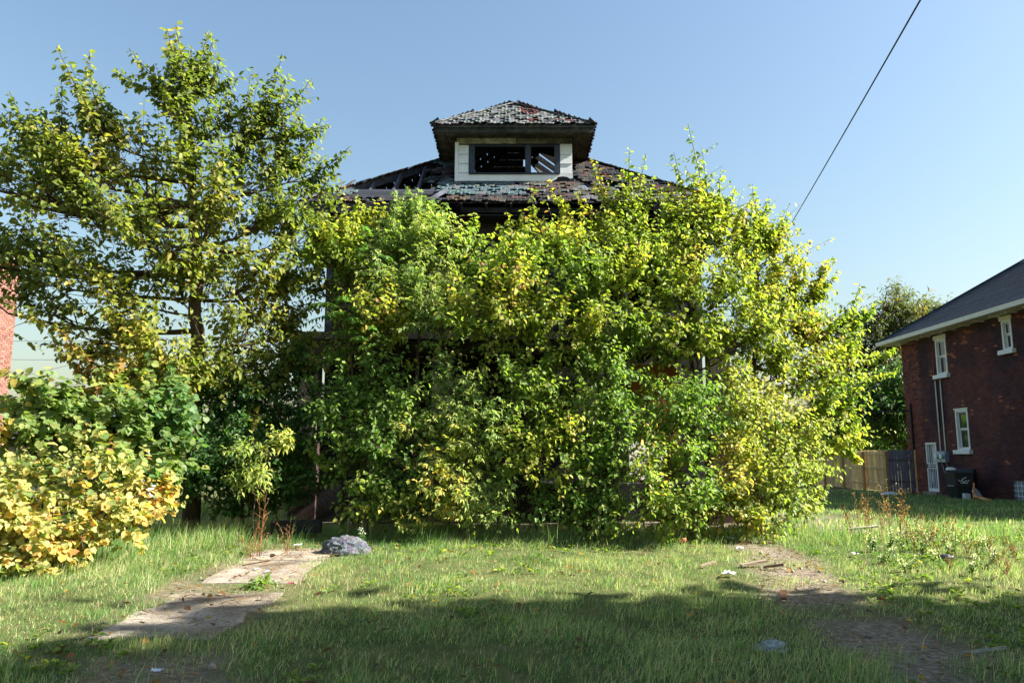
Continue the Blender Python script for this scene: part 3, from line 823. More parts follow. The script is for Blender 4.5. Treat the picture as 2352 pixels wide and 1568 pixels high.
# meter boxes, conduits and loose wires
ym, zm_ = on_wall(2364, 1140)
for k, (pxa, off_) in enumerate(((2356.5, 0), (2369, 0))):
    yy, zz = on_wall(pxa, 1138)
    mbx = MB().box(NX - .2, NX - .014, yy - .16, yy + .16, zz - .27, zz + .17, (.85, .98, 1.25) if k else (1, 1.08, 1.2)).build('meter_box', M_STEEL, bh_)
    MB().tube([(NX - .2, yy, zz - .02), (NX - .31, yy, zz - .02)], .115, 14, (1.7, 1.75, 1.75)).build('meter', M_STEEL, mbx)
    MB().tube([(NX - .05, yy + .02, zz + .17), (NX - .05, yy + .02 , zz + 2.95), (NX - .06, yy - .02, zz + 3.12)], .028, 8, (1.5, 1.4, 1.3)).build('conduit', M_STEEL, bh_)
    MB().tube([(NX - .05, yy, zz - .27), (NX - .06, yy - .12 + .1 * k, zz - .6), (NX - .05, yy - .3 + .1 * k, zz - .95)], .012, 6, (.8, .8, .85)).build('loose_wire', M_STEEL, bh_)
yy, zz = on_wall(2268, 970)
MB().tube([(NX - .06, yy - .25, 3.9), (NX - .06, yy - .25, .2)], .05, 8, (.05, .05, .05)).build('downpipe', M_STEEL, bh_)
yy, _ = on_wall(2333, 880)
MB().tube([(NX - .03, yy, 5.7), (NX - .03, yy, 3.2)], .03, 8, (.3, .13, .1)).build('downpipe', M_STEEL, bh_)

# glass block basement window
y0, y1, z0, z1 = BLK
gb = MB(); gb.box(NX + .1, NX + .14, y0, y1, z0, z1, (.6, .6, .6)); gbo = gb.build('block_window', M_PAINT, bh_)
ny_, nz_ = 6, 4
for i in range(ny_):
    for j in range(nz_):
        a = y0 + (y1 - y0) * i / ny_; b = y0 + (y1 - y0) * (i + 1) / ny_; p = z0 + (z1 - z0) * j / nz_; q = z0 + (z1 - z0) * (j + 1) / nz_
        k = random.uniform(.7, 1.3)
        mb = MB(); mb.box(NX + .03, NX + .096, a + .012, b - .012, p + .012, q - .012, (k, k, k)); mb.build('glass_block', M_BLOCK, gbo)
gr = MB()
for i in range(1, ny_): yy = y0 + (y1 - y0) * i / ny_; gr.box(NX + .02, NX + .098, yy - .011, yy + .011, z0, z1)
for j in range(1, nz_): zz = z0 + (z1 - z0) * j / nz_; gr.box(NX + .018, NX + .098, y0, y1, zz - .011, zz + .011)
gr.build('grout', M_PAINT, gbo)
MB().box(NX - .12, NX + .02, y0 - .1, y1 + .12, z0 - .14, z0 - .003, (1, 1, 1)).build('sill', M_CONC, bh_)

# ------------------------------------------------------------------ gate, fence
def board(mb_args, name, mt, parent):
    pass
fen = thing('wooden_fence', 'tan cedar picket fence with rails and posts behind the brick house', 'fence', (17.2, 40, 0))
fx0, fy0, fx1, fy1 = 17.10, 35.3, 17.0, 46.5
n = int((fy1 - fy0) / .142)
for i in range(n):
    t = (i + .5) / n; x, y = fx0 + (fx1 - fx0) * t, fy0 + (fy1 - fy0) * t
    z0 = float(ground_z(x, y)) + .03; h_ = 1.85 + random.uniform(-.015, .015); q = random.uniform(.75, 1.25); w2 = .064
    tn = (q, q * random.uniform(.95, 1.03), q * random.uniform(.9, 1.05))
    MB().prism([(x, y - w2, z0), (x, y + w2, z0), (x, y + w2, z0 + h_ - .05), (x, y + w2 * .45, z0 + h_), (x, y - w2 * .45, z0 + h_), (x, y - w2, z0 + h_ - .05)], (.018, 0, 0), tn).build('fence_board', M_CEDAR, fen)
for k, zz in enumerate((.25, .98, 1.62)):
    MB().box(fx0 - .045, fx0 - .004, fy0 + .02, fy1, zz, zz + .09, (.95, .95, .95)).build('rail', M_CEDAR, fen)
y = fy0
while y < fy1:
    z0 = float(ground_z(fx0, y)); MB().box(fx0 - .16, fx0 - .05, y - .06, y + .06, z0 - .1, z0 + 1.82, (.7, .66, .6)).build('fence_post', M_CEDAR, fen); y += 2.35
gate = thing('wooden_gate', 'purplish grey picket gate between the tan fence and the brick house', 'gate', (17.45, 34.8, 0))
g0, g1 = np.array((17.02, 35.15)), np.array((17.86, 34.45))
n = 9
for i in range(n):
    a = g0 + (g1 - g0) * (i + .05) / n; b = g0 + (g1 - g0) * (i + .95) / n
    z0 = float(ground_z(a[0], a[1])) + .06; h_ = 1.88 + random.uniform(-.02, .02); q = random.uniform(.8, 1.2)
    m_ = (a + b) / 2; nn = np.array((.64, .77)) * .02
    mb = MB(); mb.prism([(a[0], a[1], z0), (b[0], b[1], z0), (b[0], b[1], z0 + h_ - .07), (m_[0], m_[1], z0 + h_), (a[0], a[1], z0 + h_ - .07)], (nn[0], nn[1], 0), (.2 * q, .25 * q, .72 * q))
    mb.build('fence_board', M_CEDAR, gate)
for zz in (.45, 1.4): MB().bar((*(g0 - np.array((.02, .025))), zz), (*(g1 - np.array((.02, .025))), zz), .02, .05, tint=(.15, .16, .3)).build('hinge_strap', M_CEDAR, gate)
MB().box(g1[0] - .03, g1[0] + .03, g1[1] - .06, g1[1] - .01, -.05, 1.85, (1.6, 1.25, 1.1)).build('latch_post', M_CEDAR, gate)

# ------------------------------------------------------------------ bins and rubbish by the wall
def wheelie(x, y, rot, label, emblem):
    z = float(ground_z(x, y))
    b = thing('wheeled_bin', label, 'bin', (x, y, z), 'rubbish bins by the brick house'); b.rotation_euler = (0, 0, rot)
    def mk(mb, name, mt=M_BIN, par=b):
        a = np.array(mb.v); c = Vector((a.min(0) + a.max(0)) / 2)
        return link(name, mb.mesh(name, mt, c), par, c - (Vector((0, 0, 0)) if par is b else par.location))
    bd = MB(); lo = [(-.23, -.26), (.23, -.26), (.23, .26), (-.23, .26)]; hi = [(-.3, -.35), (.3, -.35), (.3, .33), (-.3, .33)]
    vs_ = [(p[0], p[1], .06) for p in lo] + [(p[0] * .93, p[1] * .93, .5) for p in hi] + [(p[0], p[1], .98) for p in hi]
    fs = [(3, 2, 1, 0), (8, 9, 10, 11)] + [(i + k, (i + 1) % 4 + k, (i + 1) % 4 + 4 + k, i + 4 + k) for k in (0, 4) for i in range(4)]
    bd.add(vs_, fs); body = mk(bd, 'body')
    rm = MB().box(-.325, .325, -.375, .355, .95, 1.0, (1.3, 1.3, 1.3)); mk(rm, 'rim')
    ld = MB(); ld.add([(-.33, -.4, 1.003), (.33, -.4, 1.003), (.33, .37, 1.003), (-.33, .37, 1.003), (-.27, -.33, 1.08), (.27, -.33, 1.08), (.27, .34, 1.13), (-.27, .34, 1.13)],
                      [(3, 2, 1, 0), (4, 5, 6, 7), (0, 1, 5, 4), (1, 2, 6, 5), (2, 3, 7, 6), (3, 0, 4, 7)], (1.5, 1.5, 1.5)); mk(ld, 'lid')
    hd = MB().tube([(-.25, .34, .95), (-.25, .47, 1.03), (.25, .47, 1.03), (.25, .34, .95)], .018, 6); mk(hd, 'handle')
    br = MB().box(-.16, .16, -.40, -.36, .5, .54, (20, 20, 20) if not emblem else (1, 1, 1)); mk(br, 'lift_bar')
    for s_ in (-1, 1):
        wmb = MB().tube([(s_ * .24, .3, .12), (s_ * .30, .3, .12)], .12, 14, (.7, .7, .7)); mk(wmb, 'wheel')
    if emblem:
        e = MB()
        for (cx_, cz_, r_, a0, a1) in ((-.13, .76, .075, 200, 330), (-.03, .72, .05, 60, 250), (.09, .76, .075, 210, 340), (.03, .78, .04, 20, 200)):
            pts = [(cx_ + r_ * math.cos(R(a)), -.356 + .0 * a, cz_ + r_ * math.sin(R(a))) for a in np.linspace(a0, a1, 7)]
            e.tube(pts, .012, 4)
        e.box(-.13, .11, -.362, -.350, .61, .635); e.box(-.05, .03, -.362, -.350, .655, .68)
        eo = mk(e, 'emblem', M_PAINT)
    return b
b1x, b1y = 17.1, 29.6
wheelie(b1x + .12, 30.05, R(-78), 'brownish black wheeled bin next to the white barred door, white bag on its lid', False)
wheelie(16.95, 29.1, R(-40), 'black wheeled bin with a white printed emblem under the ground floor window', True)
# crumpled white bag
def lump(name, label, cat, loc, size, mt, tint=(1, 1, 1), seed=0, flat=1.0, sub=2, rough=.35, kind=None, group=None, parent=None):
    import bmesh
    bm = bmesh.new(); bmesh.ops.create_icosphere(bm, subdivisions=sub, radius=1)
    r_ = np.random.default_rng(seed)
    me = bpy.data.meshes.new(name)
    dirs = r_.normal(size=(14, 3)); amp = r_.uniform(-1, 1, 14)
    for v_ in bm.verts:
        p = np.array(v_.co); d_ = sum(a * math.tanh(3 * float(np.dot(p, q))) for a, q in zip(amp, dirs)) / 6
        p = p * (1 + rough * d_ + r_.uniform(-.12, .12) * rough)
        if p[2] < -.35: p[2] = -.35
        v_.co = Vector((p[0] * size[0], p[1] * size[1], (p[2] + .35) * size[2] * flat))
    bm.to_mesh(me); bm.free()
    at = me.attributes.new('tint', 'FLOAT_COLOR', 'POINT')
    at.data.foreach_set('color', np.array([(*[c * r_.uniform(.8, 1.2) for c in tint], 1) for _ in me.vertices], np.float32).ravel())
    me.materials.append(mt)
    o = link(name, me, parent, loc)
    return tagit(o, label, cat, group, kind)
lump('plastic_bag', 'crumpled white plastic bag lying on the lid of the brownish bin', 'bag', (16.95, 30.1, float(ground_z(17, 30)) + 1.09), (.17, .24, .09), M_PAPER, seed=5)
jz = float(ground_z(16.9, 27.9))
t = thing('broken_basin', 'broken white basin tipped over on the grass beside the black bins', 'basin', (16.9, 28.2, jz))
mb = MB(); pts = []
for i in range(9):
    a = math.pi * i / 8; pts.append((.30 * math.cos(a), .0, .05 + .42 * math.sin(a)))
mb.prism(pts, (.06, .10, .02), (.85, .82, .84)); me = mb.mesh('rim', M_PAINT); link('rim', me, t, (0, 0, 0)).rotation_euler = (R(-25), R(12), R(35))
mb = MB().box(-.45, .1, -.05, .12, 0, .22, (.7, .74, .85)); link('base', mb.mesh('base', M_PAINT), t, (-.25, .45, 0)).rotation_euler = (0, 0, R(70))
t = link('wood_plank', MB().bar((-.7, 0, .0), (.5, 0, .09), .16, .05, tint=(1.2, .8, .6)).mesh('wood_plank', M_CEDAR), None, (16.55, 27.6, jz + .06)); t.rotation_euler = (0, 0, R(80))
tagit(t, 'orange brown plank lying by the broken white basin', 'plank')
t = link('wood_offcut', MB().bar((0, 0, 0), (.12, .1, .6), .06, .03, tint=(1.0, .55, .4)).mesh('wood_offcut', M_CEDAR), None, (16.6, 28.15, jz + .01))
tagit(t, 'reddish wooden stick leaning on the broken white basin', 'stick')
lump('plastic_sheet', 'small flat white plastic scrap on the dark grass before the gate', 'litter', (15.9, 32.9, float(ground_z(15.9, 32.9)) + .01), (.42, .2, .1), M_PAPER, seed=9)

# ------------------------------------------------------------------ brick building on the left
LX = -15.9
lb = thing('brick_building', 'sunlit red brick building at the left edge behind the tall tree', 'building', (LX - 4, 17, 0))
def tint_left(p):
    k = random.uniform(.75, 1.2); return tuple(round(x * k, 2) for x in ((.26, .125, .095) if random.random() < .8 else (.2, .09, .075)))
lwin = [(19.3, 20.4, 5.0, 6.6), (19.3, 20.4, 1.8, 3.4), (14.0, 15.2, 5.0, 6.6), (14.0, 15.2, 1.8, 3.4)]
brick_wall(lb, 'wall', 'x', LX, 1, 12, 24.2, -.05, 7.75, lwin, tint_left, M_PMORTAR)
for (y0, y1, z0, z1) in lwin:
    f = MB(); f.box(LX - .16, LX - .02, y0, y0 + .08, z0, z1); f.box(LX - .16, LX - .02, y1 - .08, y1, z0, z1); f.box(LX - .16, LX - .02, y0 + .08, y1 - .08, z1 - .08, z1); f.box(LX - .16, LX - .02, y0 + .08, y1 - .08, z0, z0 + .08); f.box(LX - .12, LX - .05, y0 + .08, y1 - .08, (z0 + z1) / 2 - .03, (z0 + z1) / 2 + .03)
    wi = f.build('window', M_PAINT, lb)
    MB().box(LX - .1, LX - .09, y0 + .08, y1 - .08, z0 + .08, z1 - .08).build('pane', M_GLASS, wi); MB().box(LX - .08, LX + .06, y0 - .08, y1 + .08, z0 - .14, z0 - .003).build('sill', M_CONC, wi)
o_ = MB(); o_.box(LX - 8, LX - .3, 12, 12.3, -.05, 7.75, (.24, .085, .065)); o_.box(LX - 8, LX - .3, 23.9, 24.2, -.05, 7.75, (.24, .085, .065)); o_.box(LX - 8.3, LX - 8, 12, 24.2, -.05, 7.75, (.24, .085, .065)); o_.build('wall', M_BRICK, lb)
MB().box(LX - 8.35, LX + .06, 11.95, 24.25, 7.752, 7.9, (1, 1, 1)).build('coping', M_CONC, lb)
MB().box(LX + .02, LX + .2, 22.5, 22.75, 3.9, 4.2, (1.5, 1.5, 1.5)).build('wall_lamp', M_PAINT, lb)
# a low pale garage farther back
gar = thing('garage', 'low pale garage with grey roof glimpsed through the bushes at far left', 'garage', (-17.5, 29, 0))
MB().box(-20.5, -14.6, 27, 32, -.1, 2.1, (.45, .45, .47)).build('wall', M_WHITE, gar)
g = MB().add([(-21, 26.6, 2.1), (-14.2, 26.6, 2.1), (-14.2, 29.5, 3.3), (-21, 29.5, 3.3), (-21, 32.4, 2.1), (-14.2, 32.4, 2.1)], [(0, 1, 2, 3), (3, 2, 5, 4), (0, 3, 4), (1, 5, 2), (0, 4, 5, 1)], (3.5, 3.2, 2.9))
g.build('roof', M_SLATE, gar)
MB().box(-19.2, -16.4, 26.93, 26.998, -.05, 1.9, (.8, .8, .82)).build('garage_door', M_PAINT, gar)

# ------------------------------------------------------------------ overhead cables
def cable(label, pts, r_, name='overhead_cable'):
    o = MB().tube(pts, r_, 6).build(name, M_WIRE); return tagit(o, label, 'cable')
def sag(a, b, s_, n=14):
    a, b = np.array(a), np.array(b)
    return [tuple(a + (b - a) * i / n - np.array((0, 0, s_ * 4 * (i / n) * (1 - i / n)))) for i in range(n + 1)]
pa = P(2104, 0, 9.0); pb = P(1775, 580, 30.0)
pa2 = pa + (pa - pb) * .45; pb2 = pb + (pb - pa) * .25
cable('long black service cable slanting down from the top right into the thicket', sag(pa2, pb2, .12, 24), .013)
cable('thick black cable strung low across the far trees to the brick house', sag(P(1600, 955, 38), (NX, 34.6, P(2083, 943, 34.6)[2]), .05), .03)
cable('thin cable just above the thick one crossing the far trees', sag(P(1600, 930, 40), (NX, 34.9, P(2083, 926, 34.9)[2]), .05), .012)
for k, (ya, yb2) in enumerate(((782, 779), (824, 822))):
    cable(('upper' if k == 0 else 'lower') + ' thin wire crossing the sky gap left of the tall tree', sag(P(-60, ya, 34), P(420, yb2, 34), .06), .009)
cable('thin slanting wire below the level ones in the sky gap by the brick building', sag(P(60, 862, 25), P(330, 790, 40), .05), .008)
# ------------------------------------------------------------------ foliage
def norm(a): return a / np.maximum(np.linalg.norm(a, axis=-1, keepdims=True), 1e-9)
LEAFT = {
 # across, along, up (folded along the midrib, tip bent down)
 'ovate': (np.array([(0, 0, 0), (0, .45, -.07), (0, 1, -.16), (-.33, .22, .07), (-.27, .66, .02), (.33, .22, .07), (.27, .66, .02)]),
           np.array([(0, 1, 3), (3, 1, 4), (4, 1, 2), (0, 5, 1), (5, 6, 1), (6, 2, 1)])),
 'lance': (np.array([(0, 0, 0), (0, .5, -.06), (0, 1, -.2), (-.19, .42, .05), (.19, .42, .05)]),
           np.array([(0, 1, 3), (3, 1, 2), (0, 4, 1), (4, 2, 1)])),
 'toothed': (np.array([(0, 0, 0), (0, .5, -.06), (0, 1, -.2), (-.26, .3, .05), (-.14, .55, .02), (-.22, .66, 0), (.26, .3, .05), (.14, .55, .02), (.22, .66, 0)]),
           np.array([(0, 1, 3), (3, 1, 4), (4, 1, 5), (5, 1, 2), (0, 6, 1), (6, 7, 1), (7, 8, 1), (8, 2, 1)])),
 'vine': (np.array([(0, .38, -.06), (0, .10, 0), (-.22, -.04, .04), (-.46, .14, .05), (-.50, .42, .02), (-.40, .66, -.02), (-.20, .82, -.05), (0, 1.0, -.15), (.20, .82, -.05), (.40, .66, -.02), (.50, .42, .02), (.46, .14, .05), (.22, -.04, .04)]),
           np.array([(0, i, i + 1) for i in range(1, 12)] + [(0, 12, 1)])[:, [0, 2, 1]]),
}
PAL = {
 'mulberry': [((.045, .085, .014), 4), ((.07, .115, .018), 4), ((.11, .14, .022), 3), ((.20, .19, .025), 1.2), ((.11, .075, .025), .5)],
 'olive': [((.04, .075, .016), 4), ((.065, .10, .02), 4), ((.10, .12, .03), 3), ((.15, .14, .03), 1.2), ((.12, .08, .03), .8)],
 'yellowgreen': [((.06, .11, .014), 3), ((.11, .16, .02), 4), ((.17, .20, .025), 3), ((.27, .24, .035), 1.1), ((.16, .09, .035), .35)],
 'yellow': [((.13, .16, .02), 2), ((.26, .24, .02), 3), ((.42, .31, .02), 4), ((.3, .18, .03), .7)],
 'boxelder': [((.055, .10, .03), 3), ((.10, .145, .045), 4), ((.16, .19, .06), 2.5), ((.26, .22, .05), .8)],
 'green': [((.03, .075, .014), 4), ((.05, .105, .018), 4), ((.08, .13, .022), 2), ((.2, .19, .03), .3)],
 'dark': [((.022, .055, .014), 4), ((.035, .075, .016), 3), ((.06, .10, .02), 1)],
 'grape': [((.045, .09, .025), 3), ((.085, .125, .035), 3), ((.13, .15, .04), 2), ((.25, .2, .045), .8), ((.2, .11, .04), .2)],
 'gold': [((.09, .13, .04), 2.5), ((.17, .19, .06), 3.5), ((.27, .25, .085), 3.5), ((.37, .25, .07), 3), ((.36, .17, .055), 2.4)],
 'pale': [((.09, .14, .03), 2), ((.16, .19, .045), 3), ((.26, .25, .06), 2), ((.35, .27, .06), 1)],
 'frond': [((.05, .12, .02), 3), ((.08, .15, .025), 3), ((.13, .17, .035), 1)],
 'far': [((.05, .07, .02), 3), ((.08, .095, .025), 3), ((.15, .12, .03), 1.5), ((.18, .09, .03), .8)],
}
PAL_HUE = {'yellowgreen': (1.1, 1, 1.25), 'olive': (1.45, 1.05, 1.0), 'green': (1.4, 1.0, 1.05), 'boxelder': (1.15, 1.0, .85)}
PAL_GAIN = {'dark': 2.0, 'gold': 1.7, 'grape': 1.9, 'boxelder': 2.6, 'pale': 1.7, 'far': 1.3, 'green': 2.9, 'olive': 2.3, 'yellowgreen': 1.95}
def palette(name, n, clump=None):
    p = PAL[name]; w_ = np.array([q[1] for q in p], float); w_ /= w_.sum()
    cum = np.cumsum(w_)
    u = rng.random(n)
    if clump is not None: u = np.clip((.3 * clump + .7 * u if name == 'gold' else .55 * clump + .45 * u) + rng.normal(0, .06, n), 0, .999)
    i = np.searchsorted(cum, u); i = np.minimum(i, len(p) - 1)
    c = np.array([q[0] for q in p])[i]
    c = c * np.array(PAL_HUE.get(name, (1, 1, 1)))
    return c * (PAL_GAIN.get(name, 1.65) * rng.uniform(.75, 1.25, (n, 1)))

def tubes(Pts, Rad, sides=5):
    """M polylines of K points each -> verts, quads"""
    M_, K, _ = Pts.shape
    T = norm(np.gradient(Pts, axis=1))
    ref = np.where(np.abs(T[..., 2:3]) > .9, np.array((1., 0, 0)), np.array((0, 0, 1.)))
    A_ = norm(np.cross(T, ref)); B2 = np.cross(T, A_)
    q = np.arange(sides) * 2 * np.pi / sides
    v = Pts[:, :, None, :] + (A_[:, :, None, :] * np.cos(q)[None, None, :, None] + B2[:, :, None, :] * np.sin(q)[None, None, :, None]) * Rad[:, :, None, None]
    i = np.arange(M_ * K * sides).reshape(M_, K, sides)
    j = np.roll(i, -1, 2)
    quads = np.stack([i[:, :-1], j[:, :-1], j[:, 1:], i[:, 1:]], -1).reshape(-1, 4)
    return v.reshape(-1, 3), quads

def leaf_arrays(pos, dirv, nrm, size, tint, kind, width=1.0):
    tv, tf = LEAFT[kind]
    n = len(pos)
    side = norm(np.cross(dirv, nrm)); up = np.cross(side, dirv)
    fold = rng.uniform(.3, 2.2, (n, 1)); bend = rng.uniform(.2, 2.4, (n, 1))
    z = tv[:, 2][None, :] * np.where(tv[:, 2][None, :] > 0, fold, bend)
    wv = rng.uniform(.8, 1.15, (n, 1)) * width
    v = pos[:, None, :] + size[:, None, None] * (side[:, None, :] * (tv[:, 0][None, :] * wv)[..., None] + dirv[:, None, :] * tv[:, 1][None, :, None] + up[:, None, :] * z[..., None])
    f = tf[None] + (np.arange(n) * len(tv))[:, None, None]
    c = np.repeat(tint, len(tv), 0)
    return v.reshape(-1, 3), f.reshape(-1, 3), c

LEAF_OBJ = {}
def leaf_objects(parent, org, pos, dirv, nrm, size, tint, kind, name='leaf'):
    side = norm(np.cross(dirv, nrm)); up = np.cross(side, dirv)
    tv, tf = LEAFT[kind]
    for i in range(len(pos)):
        key = (kind, tuple(int(round(math.log(max(c, .004)) * 2.5)) for c in tint[i]), i % 4)
        me = LEAF_OBJ.get(key)
        if me is None:
            v = tv.copy(); f_ = (.5, 1.2, 1.8, 2.3)[i % 4]
            v[:, 2] *= f_
            me = np_mesh(name, v, tris=tf, tint=np.tile(tint[i], (len(v), 1)), mat=M_LEAF); LEAF_OBJ[key] = me
        o = link(name, me, parent)
        s = size[i]; p = pos[i] - org
        o.matrix_local = Matrix(((side[i][0] * s, dirv[i][0] * s, up[i][0] * s, p[0]), (side[i][1] * s, dirv[i][1] * s, up[i][1] * s, p[1]), (side[i][2] * s, dirv[i][2] * s, up[i][2] * s, p[2]), (0, 0, 0, 1)))

def bez(a, b, c, n):
    t = np.linspace(0, 1, n)[:, None]
    return a * (1 - t) ** 2 + 2 * b * t * (1 - t) + c * t * t

def tree(name, label, cat, base, stems, lobes, tips=(), pal='mulberry', kind='ovate', size=(.085, .13), group=None, dens=1.0, single=0, shoot=(.4, .85),
         per=11, tr=.07, up=.55, droop=.55, fan=1, yellow=None, bark=(1, 1, 1), tipleaf=16, twig=.0045, leafname='leaf', clump_s=.9, extra=0, extra_len=(.6, 1.3)):
    """a trunk that forks towards each lobe of the crown; from every lobe branches run out, shoots grow on the branches and leaves on the shoots.
    base (x, y); stems: (px, py, Y) points the trunk passes; lobes: (px, py, Y, radius); tips: (px, py, Y) ends of long leaders"""
    bx, by = base; bz = float(ground_z(bx, by))
    org = np.array((bx, by, bz))
    root = thing(name, label, cat, (bx, by, bz), group)
    lob = [(P(l[0], l[1], l[2]), l[3]) for l in lobes]
    tv, tq, n0 = [], [], 0
    def put(Pts, Rad, sides):
        nonlocal n0
        v, q = tubes(Pts, Rad, sides); tv.append(v); tq.append(q + n0); n0 += len(v)
    # trunk
    nodes = [np.array((bx, by, bz - .05))] + [P(*s_) for s_ in stems]
    tp = [nodes[0]]
    for a, b in zip(nodes[:-1], nodes[1:]):
        for k in range(1, 5):
            q = a + (b - a) * k / 4; tp.append(q + rng.normal(0, .025, 3) * (k < 4))
    tp = np.array(tp)
    rad = tr * (1 - .62 * np.linspace(0, 1, len(tp)))
    if len(tp) > 1: put(tp[None], rad[None], 9)
    trunk_v = (np.concatenate(tv), np.concatenate(tq)) if tv else None
    tv, tq, n0 = [], [], 0
    att = tp[max(1, len(tp) // 5):] if len(tp) > 1 else tp
    # limbs
    limbs = []
    for c, r_ in lob:
        d_ = np.linalg.norm((att - c) * np.array((1, 1, .8)), axis=1) + np.where(att[:, 2] > c[2] - .1, 1.5, 0)
        a = att[np.argmin(d_)]
        m_ = (a + c) / 2 + np.array((0, 0, -.12 * abs(c[0] - a[0]))) + rng.normal(0, .12, 3)
        limbs.append(bez(a, m_, c, 9))
    if limbs:
        Lb = np.array(limbs); L_len = np.linalg.norm(Lb[:, -1] - Lb[:, 0], axis=1)
        r0 = np.clip(.012 + .012 * L_len, .014, tr * .5)
        put(Lb, r0[:, None] * np.linspace(1, .4, 9)[None], 6)
    # branches out through each lobe
    bp, br_, bl_ = [], [], []
    for k, (c, r_) in enumerate(lob):
        nb = max(4, int(15 * r_ ** 1.6 * dens ** .5))
        u = rng.normal(size=(nb, 3)); u[:, 2] += up * .8; u = norm(u)
        for q in u:
            s0 = limbs[k][rng.integers(4, 9)]
            e = c + q * r_ * rng.uniform(.55, 1.0)
            m_ = (s0 + e) / 2 + rng.normal(0, .08, 3) + np.array((0, 0, .08))
            bp.append(bez(s0, m_, e, 6)); bl_.append(k)
    leaders = []
    for t_ in tips:
        e = P(*t_[:3]) if len(t_) == 3 else np.array(t_[3:6])
        allp = np.concatenate([l[4:] for l in limbs]) if limbs else att
        d_ = np.linalg.norm(allp - e, axis=1) + np.where(allp[:, 2] > e[2] - .25, 2, 0)
        s0 = allp[np.argmin(d_)]
        m_ = (s0 + e) / 2 + np.array(((s0[0] - e[0]) * -.12, rng.normal(0, .1), -.05)) + rng.normal(0, .05, 3)
        leaders.append(bez(s0, m_, e, 10))
    for k, (c, r_) in enumerate(lob):      # wispy upright leaders out of every lobe
        for _ in range(extra):
            s0 = limbs[k][rng.integers(5, 9)]
            d = norm((c - att[len(att) // 2]) * np.array((.8, .8, .35)) / max(.3, np.linalg.norm(c - att[len(att) // 2])) + rng.normal(0, .4, 3) + np.array((0, 0, 1.0)))
            e = s0 + d * (rng.uniform(*extra_len) + .35 * r_)
            leaders.append(bez(s0, (s0 + e) / 2 + rng.normal(0, .08, 3) - np.array((0, 0, .06)), e, 10))
    bp = np.array(bp)
    if len(bp): put(bp, np.linspace(.011, .004, 6)[None] * np.ones((len(bp), 1)), 4)
    if leaders:
        ld = np.array(leaders); put(ld, np.linspace(.014, .003, 10)[None] * np.ones((len(ld), 1)), 5)
    # shoots along the branches
    S0, SD, SL_, SN = [], [], [], []
    ns = max(3, int(6 * dens))
    if len(bp):
        tt = rng.uniform(.25, 1, (len(bp), ns))
        tt[:, 0] = 1.0
        fi = tt * 5; i0 = np.minimum(fi.astype(int), 4); fr = (fi - i0)[..., None]
        rows = np.arange(len(bp))[:, None]
        p0 = bp[rows, i0] * (1 - fr) + bp[rows, i0 + 1] * fr
        cent = np.array([lob[k][0] for k in bl_])[:, None, :]
        outw = norm(p0 - cent + rng.normal(0, .15, p0.shape))
        d = norm(outw * .8 + rng.normal(0, .55, p0.shape) + np.array((0, 0, up)))
        S0.append(p0.reshape(-1, 3)); SD.append(d.reshape(-1, 3)); SL_.append(rng.uniform(shoot[0], shoot[1], d.shape[:2]).ravel()); SN.append(np.full(d.shape[0] * d.shape[1], per))
    if leaders:
        # the leader's outer part bears leaves directly and a few short side shoots
        for l in ld:
            ln = np.linalg.norm(l[-1] - l[3])
            for k in (2, 3, 4, 5, 6, 7):
                a, b = l[k], l[k + 1]
                S0.append(a[None]); SD.append(norm(b - a)[None]); SL_.append(np.array([np.linalg.norm(b - a) * 1.05])); SN.append(np.array([per // 2 + 2]))
                if k < 7:
                    for _ in range(3 if k < 5 else 2):
                        d = norm((l[k + 1] - l[k]) + rng.normal(0, .6, 3) * np.linalg.norm(l[k + 1] - l[k]))
                        S0.append(a[None]); SD.append(d[None]); SL_.append(np.array([rng.uniform(.15, .45) * min(1.3, ln)])); SN.append(np.array([per // 2 + 1]))
            a, b = l[8], l[9]; S0.append(a[None]); SD.append(norm(b - a)[None]); SL_.append(np.array([np.linalg.norm(b - a)])); SN.append(np.array([max(4, tipleaf // 3)]))
    S0 = np.concatenate(S0); SD = np.concatenate(SD); SL2 = np.concatenate(SL_); SN = np.concatenate(SN).astype(int)
    sag_ = np.array((0, 0, -1.0)) * (.22 * droop)
    def at(i, t): return S0[i] + SD[i] * (SL2[i] * t)[:, None] + sag_ * (SL2[i] * t * t)[:, None]
    K = np.linspace(0, 1, 4)
    Pts = np.stack([at(np.arange(len(S0)), np.full(len(S0), k)) for k in K], 1)
    put(Pts, np.linspace(twig, twig * .4, 4)[None] * np.ones((len(S0), 1)), 3)
    si = np.repeat(np.arange(len(S0)), SN)
    start = np.concatenate([[0], np.cumsum(SN)[:-1]]); within = np.arange(len(si)) - start[si]
    t = (within + .6 + rng.uniform(-.25, .25, len(si))) / SN[si]; t = .1 + .9 * t
    pos = at(si, t)
    sd = SD[si]
    ax = norm(np.cross(sd, np.array((0, 0, 1.)) + rng.normal(0, .2, sd.shape)))
    ay = np.cross(sd, ax)
    ang = within * 2.4 + rng.uniform(-.5, .5, len(si)) + si
    rad_ = ax * np.cos(ang)[:, None] + ay * np.sin(ang)[:, None]
    ldir = norm(rad_ * .75 + sd * .45 + np.array((0, 0, -droop)) + rng.normal(0, .25, sd.shape))
    sz = rng.uniform(size[0], size[1], len(si)) * (1.05 - .3 * t) * rng.choice([.7, 1, 1, 1.15], len(si))
    # blades turn towards the light: up, to the sunny side and out from the house
    nr = np.array((.35, -.38, 1.)) + rad_ * .3 + rng.normal(0, .42, sd.shape)
    cl = vnoise(pos[:, 0] * clump_s + 31 * len(name), pos[:, 2] * clump_s + pos[:, 1] * .7, 71)
    cl = np.clip((cl - .5) * 1.5 + .5, 0, 1)
    hmax = max(c[2] + r_ for c, r_ in lob); hmin = min(c[2] - r_ for c, r_ in lob)
